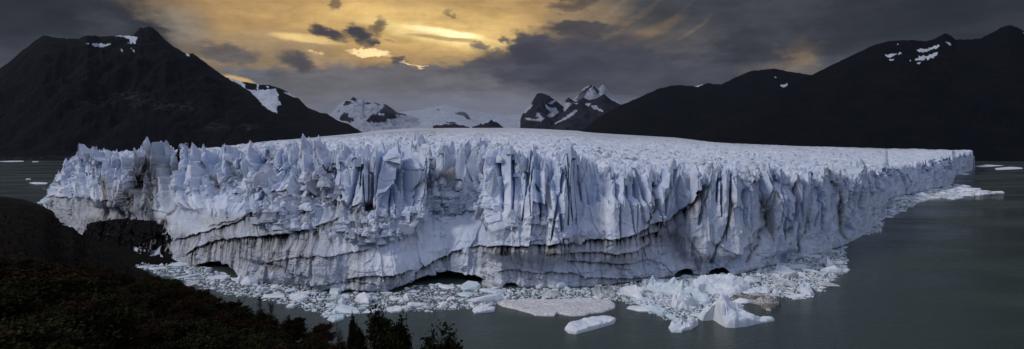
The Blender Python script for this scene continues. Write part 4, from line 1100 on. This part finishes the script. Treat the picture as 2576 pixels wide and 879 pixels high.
for pi, (poly, dens, lb, gp) in enumerate(PACKS):
    wp = np.array(wpoly(poly)); nfl = [3500, 5200, 2200, 2600, 2600, 300, 2500][pi]
    fx = rg.uniform(wp[:, 0].min(), wp[:, 0].max(), nfl); fy = rg.uniform(wp[:, 1].min(), wp[:, 1].max(), nfl)
    okm = inpoly(fx, fy, wp)
    for ex_ in EXCL: okm &= ~inpoly(fx, fy, ex_)
    for x, y in zip(fx[okm], fy[okm]):
        r = rg.uniform(.25, .8) * (1 if pi != 6 else 2.2); n = int(rg.integers(4, 7)); th = np.sort(rg.uniform(0, 6.28, n))
        h = rg.uniform(.05, .3)
        for zz, k_s in ((-.2, 1.), (h, .85)):
            for t_ in th: sv.append((x + math.cos(t_) * r * k_s * 1.2, y + math.sin(t_) * r * k_s, zz))
        F4 = [[off + i, off + (i + 1) % n, off + n + (i + 1) % n, off + n + i] for i in range(n)] + [[off + n + i for i in range(n)]]
        sf.extend(F4); smi += [int(rg.choice([0, 1, 2, 2]))] * len(F4); off += 2 * n
me = mesh_np('brash_ice', sv, sf, M_FLOE[0])
me.materials.append(M_FLOE[1]); me.materials.append(M_FLOE[2])
me.polygons.foreach_set('material_index', np.array(smi, np.int32))
tag(link('brash_ice', me), 'crushed brash ice filling the water between the floes along the cliff foot', 'brash ice', kind='stuff')

print('T_ ice', time.time() - _t0)
# ------------------------------------------------------------------ near hillside
SHORE = [(-2600, 900), (-1200, 1150), (0, 1085), (60, 1020), (110, 900), (150, 740), (185, 690), (215, 610), (245, 575), (300, 500), (335, 455), (430, 385), (520, 325), (600, 292), (720, 268), (830, 246), (900, 215), (1000, 180), (1288, 150), (2000, 110), (3000, 90), (5200, 60)]
EXPO = [(-2600, 1.1), (0, 1.25), (150, 1.3), (335, 1.2), (430, .95), (600, .8), (830, .8), (1000, .9), (1288, 1.1), (5200, 1.3)]
hu = np.concatenate([np.arange(-2600, -100, 50.), np.arange(-100, 1300, 5.), np.arange(1300, 5200, 60.)])
ht = np.concatenate([np.linspace(.0, .03, 4), np.linspace(.04, 1.06, 170)])[:, None]
ys = ti(SHORE, hu); ex_ = ti(EXPO, hu)
Yh = np.maximum(ys * ht, 3.)
def hill_z(u, y, noise=True):
    s_ = ti(SHORE, u); e_ = ti(EXPO, u)
    t = np.clip(y / s_, 0, 1.2)
    z = 74 * np.sign(1 - t) * np.abs(1 - t) ** e_
    x = (u - CX) / F * y
    if noise: z = z + (4.0 * fbm(x / 40., y / 40., o=3, seed=301) + .8 * fbm(x / 7., y / 7., o=3, seed=302)) * np.clip((1 - t) * 6, 0, 1)
    # gravel spur at the left tip stays low
    return z
Zh = hill_z(np.broadcast_to(hu, Yh.shape), Yh)
Xh = (hu - CX) / F * Yh
m, nt, b = new_mat('hillside_soil'); g = N(nt)
p = g.pos()
n1 = g.noise(p, .03, 5, .6).outputs[0]; n2 = g.noise(p, .5, 5, .65).outputs[0]
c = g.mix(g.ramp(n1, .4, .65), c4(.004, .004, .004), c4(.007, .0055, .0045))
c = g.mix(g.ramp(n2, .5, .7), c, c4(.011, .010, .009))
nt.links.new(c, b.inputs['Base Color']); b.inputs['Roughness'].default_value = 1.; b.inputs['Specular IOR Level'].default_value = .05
nt.links.new(g.bump(n2, .6, 1.), b.inputs['Normal'])
M_SOIL = m
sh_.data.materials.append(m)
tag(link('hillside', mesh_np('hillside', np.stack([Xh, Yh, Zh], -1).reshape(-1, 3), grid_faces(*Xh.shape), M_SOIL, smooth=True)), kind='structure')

# ------------------------------------------------------------------ trees
def leaf_mat(name, a, b_):
    m, nt, b = new_mat(name); g = N(nt)
    p = g.objc()
    n1 = g.noise(p, .7, 3).outputs[0]
    oi = g.n('ShaderNodeObjectInfo').outputs['Random']
    c = g.mix(g.ramp(n1, .35, .65), c4(*a), c4(*b_))
    h = g.n('ShaderNodeHueSaturation'); nt.links.new(c, h.inputs['Color'])
    nt.links.new(g.ramp(oi, 0, 1, .7, 1.3), h.inputs['Value'])
    nt.links.new(h.outputs[0], b.inputs['Base Color'])
    b.inputs['Roughness'].default_value = 1.; b.inputs['Specular IOR Level'].default_value = .03
    return m
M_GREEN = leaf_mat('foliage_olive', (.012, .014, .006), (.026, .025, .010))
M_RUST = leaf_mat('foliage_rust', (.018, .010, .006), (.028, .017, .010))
M_BARK, nt, b = new_mat('bark'); g = N(nt)
nt.links.new(g.mix(g.noise(g.objc(), 6, 4).outputs[0], c4(.018, .015, .013), c4(.04, .034, .03)), b.inputs['Base Color']); b.inputs['Roughness'].default_value = .9

def tube(V, Fs, a, b_, ra, rb, n=6):
    a, b_ = Vector(a), Vector(b_)
    d = (b_ - a).normalized()
    s = d.orthogonal().normalized(); t = d.cross(s)
    o = len(V)
    for P_, r in ((a, ra), (b_, rb)):
        for i in range(n):
            an = 2 * math.pi * i / n
            V.append(tuple(P_ + s * math.cos(an) * r + t * math.sin(an) * r))
    for i in range(n):
        j = (i + 1) % n
        Fs.append([o + i, o + j, o + n + j, o + n + i])

def tree_meshes(kind, seed, mat, fine=1.):
    """unit-ish tree about 8 m tall: trunk mesh with limbs, crown mesh of leaf sprays"""
    rg = np.random.default_rng(seed)
    H = 8.
    tv, tf = [], []
    pts = [(0, 0, -.8), (rg.normal(0, .15), rg.normal(0, .15), H * .35), (rg.normal(0, .3), rg.normal(0, .3), H * .65), (rg.normal(0, .3), rg.normal(0, .3), H * (.95 if kind.startswith('spire') else .8))]
    rad = [.2, .15, .09, .03]
    for i in range(3): tube(tv, tf, pts[i], pts[i + 1], rad[i], rad[i + 1])
    tips = []
    nl = {'round': 22, 'spire': 34, 'spire_full': 60, 'twig': 26}[kind]
    for k in range(nl):
        if kind == 'round':
            f = rg.uniform(.25, .9); L = H * .36 * math.sin(math.pi * min(1, f * .95 + .08)) ** .7 * rg.uniform(.7, 1.2); upk = rg.uniform(.1, .7)
        elif kind.startswith('spire'):
            f = .12 + .84 * (k / nl); L = H * .27 * (1 - f) ** .75 * rg.uniform(.6, 1.25) + .25; upk = rg.uniform(.1, .5)
        else:
            f = rg.uniform(.15, .85); L = H * .26 * rg.uniform(.5, 1.1); upk = rg.uniform(.6, 1.6)
        an = k * 2.4 + rg.uniform(-.4, .4)
        seg = f * .95 * 3
        i = min(int(seg), 2); fr_ = seg - i
        p0 = [pts[i][q] + (pts[i + 1][q] - pts[i][q]) * fr_ for q in range(3)]
        d = np.array([math.cos(an), math.sin(an), upk]); d /= np.linalg.norm(d)
        p1 = [p0[q] + d[q] * L * .6 for q in range(3)]
        d2 = d + rg.normal(0, .2, 3) + np.array([0, 0, .25]); d2 /= np.linalg.norm(d2)
        p2 = [p1[q] + d2[q] * L * .45 for q in range(3)]
        tube(tv, tf, p0, p1, .06, .035, 5); tube(tv, tf, p1, p2, .035, .01, 4)
        tips.append((p0, p1, p2, L))
        for s_ in range(3):
            e_ = np.array(p1) + rg.normal(0, .35, 3) * L * .5 + np.array([0, 0, .15])
            tube(tv, tf, p1, e_, .02, .006, 3); tips.append((p1, (np.array(p1) + e_) / 2, e_, L * .5))
    if kind.startswith('spire'):
        for q in range(3): tips.append((pts[2], tuple((np.array(pts[2]) + np.array(pts[3])) / 2), pts[3], .9))
    # leaf sprays
    per = {'round': 80, 'spire': 46, 'spire_full': 62, 'twig': 10}[kind]
    P_, Nn = [], []
    for (p0, p1, p2, L) in tips:
        a, b_, c_ = map(np.array, (p0, p1, p2))
        nn = int(per * (1. if L > .8 else .6) / fine ** 1.5)
        t = rg.uniform(.15, 1.05, nn)[:, None]
        q = np.where(t < .5, a + (b_ - a) * t * 2, b_ + (c_ - b_) * (t - .5) * 2)
        q = q + rg.normal(0, 1, (nn, 3)) * np.array([.32, .32, .22]) * (.5 + L * .25)
        P_.append(q)
    P_ = np.vstack(P_); nn = len(P_)
    sz = fine * rg.uniform(.06, .15, nn) * (1. if kind != 'twig' else .8)
    A1 = rg.normal(0, 1, (nn, 3)); A1 /= np.linalg.norm(A1, axis=1)[:, None]
    A2 = rg.normal(0, 1, (nn, 3)); A2 -= A1 * (A1 * A2).sum(1)[:, None]; A2 /= np.linalg.norm(A2, axis=1)[:, None]
    A1 *= sz[:, None] * 1.5; A2 *= sz[:, None]
    V = np.stack([P_ - A1, P_ + A2 * .8, P_ + A1, P_ - A2 * .8], 1).reshape(-1, 3)
    Fc = np.arange(nn * 4).reshape(-1, 4)
    tm = mesh_np('trunk', tv, tf, M_BARK, smooth=True)
    cm = mesh_np('crown', V, Fc, mat)
    return tm, cm

PROTO = {}
for nm, kind, mat in [('round_green', 'round', M_GREEN), ('round_rust', 'round', M_RUST), ('spire', 'spire', M_GREEN), ('twig', 'twig', M_RUST)]:
    PROTO[nm] = [tree_meshes(kind, 400 + i + len(PROTO) * 10, mat) for i in range(2 if nm != 'round_green' else 3)]

PROTO['fine'] = [tree_meshes('spire_full', 470 + i, M_GREEN, .6) for i in range(2)]
PROTO['fine_twig'] = [tree_meshes('twig', 480 + i, M_RUST, .5) for i in range(2)]
def tree(x, y, z, h, pk, label, cat, group=None, vi=0, name='beech_tree', wide=1.):
    tm, cm = PROTO[pk][vi % len(PROTO[pk])]
    r = tag(empty(name, (x, y, z)), label, cat, group)
    s_ = h / 8.
    r.scale = (s_ * wide, s_ * wide, s_); r.rotation_euler = (0, 0, random.uniform(0, 6.28))
    link('trunk', tm, r); link('crown', cm, r)
    return r

# single trees that stand against the lake: (u, v_top, Y, kind, label)
SING = [(970, 792, 95, 'fine', 'dark full fir-like tree standing alone against the green water', .78), (1003, 812, 97, 'fine', 'shorter dark tree leaning on the full one against the water', .6),
        (889, 796, 110, 'fine', 'slender dark pointed tree against the water left of the full one', .3), (853, 806, 112, 'fine_twig', 'thin half-bare dark tree at the end of the wooded slope', .35), (910, 822, 106, 'fine', 'low dark bushy tree between the slender and the full one', .5),
        (1125, 850, 60, 'fine', 'flat-topped dark tree at the bottom edge below the open water', .75), (1062, 862, 60, 'fine', 'low dark bush at the bottom edge beside the flat-topped tree', .7),
        (655, 728, 175, 'fine_twig', 'bare twiggy tree sticking up before the floes', .4), (682, 745, 165, 'fine_twig', 'smaller bare twiggy tree beside the taller one before the floes', .4), (372, 672, 300, 'fine_twig', 'bare grey twigs rising from the shore slope at the left end of the pack', .4)]
for k, (u_, vt_, Y_, pk, lb, wd) in enumerate(SING):
    x = (u_ - CX) / F * Y_
    z0 = float(hill_z(np.array([u_]), np.array([Y_]))[0])
    top = CAMZ - (vt_ - VH) * Y_ / F
    h = max(2.5, (top - z0) / .93)
    tree(x, Y_, z0, h, pk, lb, 'tree', None, k, 'lone_tree' if pk != 'twig' else 'bare_tree', wd)
# low scrub covering the far part of the slope
nu = 26000
uu = rng.uniform(-260, 900, nu); limU = ti(SHORE, uu) * .97; yy = 60 * (limU / 60.) ** rng.uniform(0, 1, nu) ** .8
xx = (uu - CX) / F * yy; zz = hill_z(uu, yy)
clump = fbm(xx / 14., yy / 14., o=2, seed=320)
keep = clump > -.15
keep &= ~((uu < 330) & (yy / ti(SHORE, uu) > .86))
xx, yy, zz, cl0 = xx[keep], yy[keep], zz[keep], clump[keep]; nn = len(xx)
P_ = np.stack([xx, yy, zz + rng.uniform(.1, 1.6, nn) * (.5 + cl0)], -1)
A1 = rng.normal(0, 1, (nn, 3)); A1 /= np.linalg.norm(A1, axis=1)[:, None]
A2 = rng.normal(0, 1, (nn, 3)); A2 -= A1 * (A1 * A2).sum(1)[:, None]; A2 /= np.linalg.norm(A2, axis=1)[:, None]
sz = rng.uniform(.25, .6, nn)[:, None] * (.6 + yy[:, None] / 500.)
V_ = np.stack([P_ - A1 * sz, P_ + A2 * sz * .7, P_ + A1 * sz, P_ - A2 * sz * .7], 1).reshape(-1, 3)
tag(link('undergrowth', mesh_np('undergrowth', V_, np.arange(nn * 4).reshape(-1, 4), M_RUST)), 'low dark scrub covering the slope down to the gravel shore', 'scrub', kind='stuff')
# the wood on the slope
OUT = [(-300, 640), (0, 640), (120, 650), (230, 665), (330, 690), (370, 697), (430, 690), (470, 712), (540, 738), (600, 750), (700, 768), (760, 778), (830, 802), (848, 838), (905, 862), (960, 885)]
cnt = 0
rt = np.random.default_rng(77)
pts_t = []
tries = 0
while cnt < 235 and tries < 60000:
    tries += 1
    u_ = rt.uniform(-220, 960)
    lim = float(np.interp(u_, [-220, 300, 430, 600, 830, 960], [420, 380, 350, 240, 150, 105]))
    Y_ = 38 * (lim / 38.) ** rt.uniform(0, 1)
    x = (u_ - CX) / F * Y_
    h = rt.uniform(5., 9.5)
    sp = 2.1 + Y_ * .016
    if any((x - a) ** 2 + (Y_ - b_) ** 2 < sp * sp * 1.6 for a, b_ in pts_t): continue
    z0 = float(hill_z(np.array([u_]), np.array([Y_]))[0])
    vt_ = VH + (CAMZ - (z0 + h)) * F / Y_
    vo = float(np.interp(u_, [q[0] for q in OUT], [q[1] for q in OUT])) + 6 * math.sin(u_ / 17.)
    if vt_ < vo:
        h = z0 * 0 + (CAMZ - (vo - VH) * Y_ / F) - z0
        if h < 2.2: continue
    vfoot = VH + (CAMZ - z0) * F / Y_
    if vt_ > PH + 30: continue
    pts_t.append((x, Y_)); cnt += 1
    big = fbm(np.array([x / 25.]), np.array([Y_ / 25.]), o=2, seed=310)[0]
    if big > .0: pk, lb, gp = 'round_green', 'dark olive leafy beech in the dense wood on the near hillside', 'olive beeches on the near hillside'
    else: pk, lb, gp = 'round_rust', 'dark rust-brown autumn beech in the dense wood on the near hillside', 'rusty beeches on the near hillside'
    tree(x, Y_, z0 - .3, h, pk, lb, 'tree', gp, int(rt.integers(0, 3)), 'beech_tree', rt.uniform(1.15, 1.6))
print('TREES', cnt)

print('T_ trees', time.time() - _t0)
# ------------------------------------------------------------------ haze
m = bpy.data.materials.new('haze_air'); m.use_nodes = True; nt = m.node_tree; nt.nodes.clear()
o_ = nt.nodes.new('ShaderNodeOutputMaterial'); pv = nt.nodes.new('ShaderNodeVolumePrincipled')
pv.inputs['Color'].default_value = (.62, .74, 1, 1); pv.inputs['Density'].default_value = 2.8e-6; pv.inputs['Anisotropy'].default_value = .2
nt.links.new(pv.outputs[0], o_.inputs['Volume'])
x0, x1, y0, y1, z0, z1 = -46000, 46000, -3500, 33500, -60, 2700
hv = [(x, y, z) for x in (x0, x1) for y in (y0, y1) for z in (z0, z1)]
hf = [[0, 1, 3, 2], [4, 6, 7, 5], [0, 4, 5, 1], [2, 3, 7, 6], [0, 2, 6, 4], [1, 5, 7, 3]]
tag(link('haze', mesh_np('haze', hv, hf, m)), kind='stuff')

m = bpy.data.materials.new('mist_air'); m.use_nodes = True; nt = m.node_tree; nt.nodes.clear()
o_ = nt.nodes.new('ShaderNodeOutputMaterial'); pv = nt.nodes.new('ShaderNodeVolumePrincipled')
pv.inputs['Color'].default_value = (.75, .80, .95, 1); pv.inputs['Density'].default_value = 5.5e-5
nt.links.new(pv.outputs[0], o_.inputs['Volume'])
mv, mf = [], []
na, nb_ = 40, 16
for i in range(nb_ + 1):
    ph = -math.pi / 2 + math.pi * i / nb_
    for j in range(na):
        th = 2 * math.pi * j / na
        mv.append((-200 + 7000 * math.cos(ph) * math.cos(th), 18500 + 6200 * math.cos(ph) * math.sin(th), 850 + 800 * math.sin(ph)))
mf = grid_faces(nb_ + 1, na)
mf = [[i * na + j, i * na + (j + 1) % na, (i + 1) * na + (j + 1) % na, (i + 1) * na + j] for i in range(nb_) for j in range(na)]
tag(link('mist', mesh_np('mist', mv, mf, m)), 'pale mist hanging over the far icefield', 'mist', kind='stuff')
# ------------------------------------------------------------------ render look
sc.view_settings.view_transform = 'Standard'; sc.view_settings.look = 'None'
sc.view_settings.exposure = 0; sc.view_settings.gamma = 1
sc.cycles.max_bounces = 5; sc.cycles.diffuse_bounces = 3; sc.cycles.volume_bounces = 0
sc.cycles.use_denoising = True
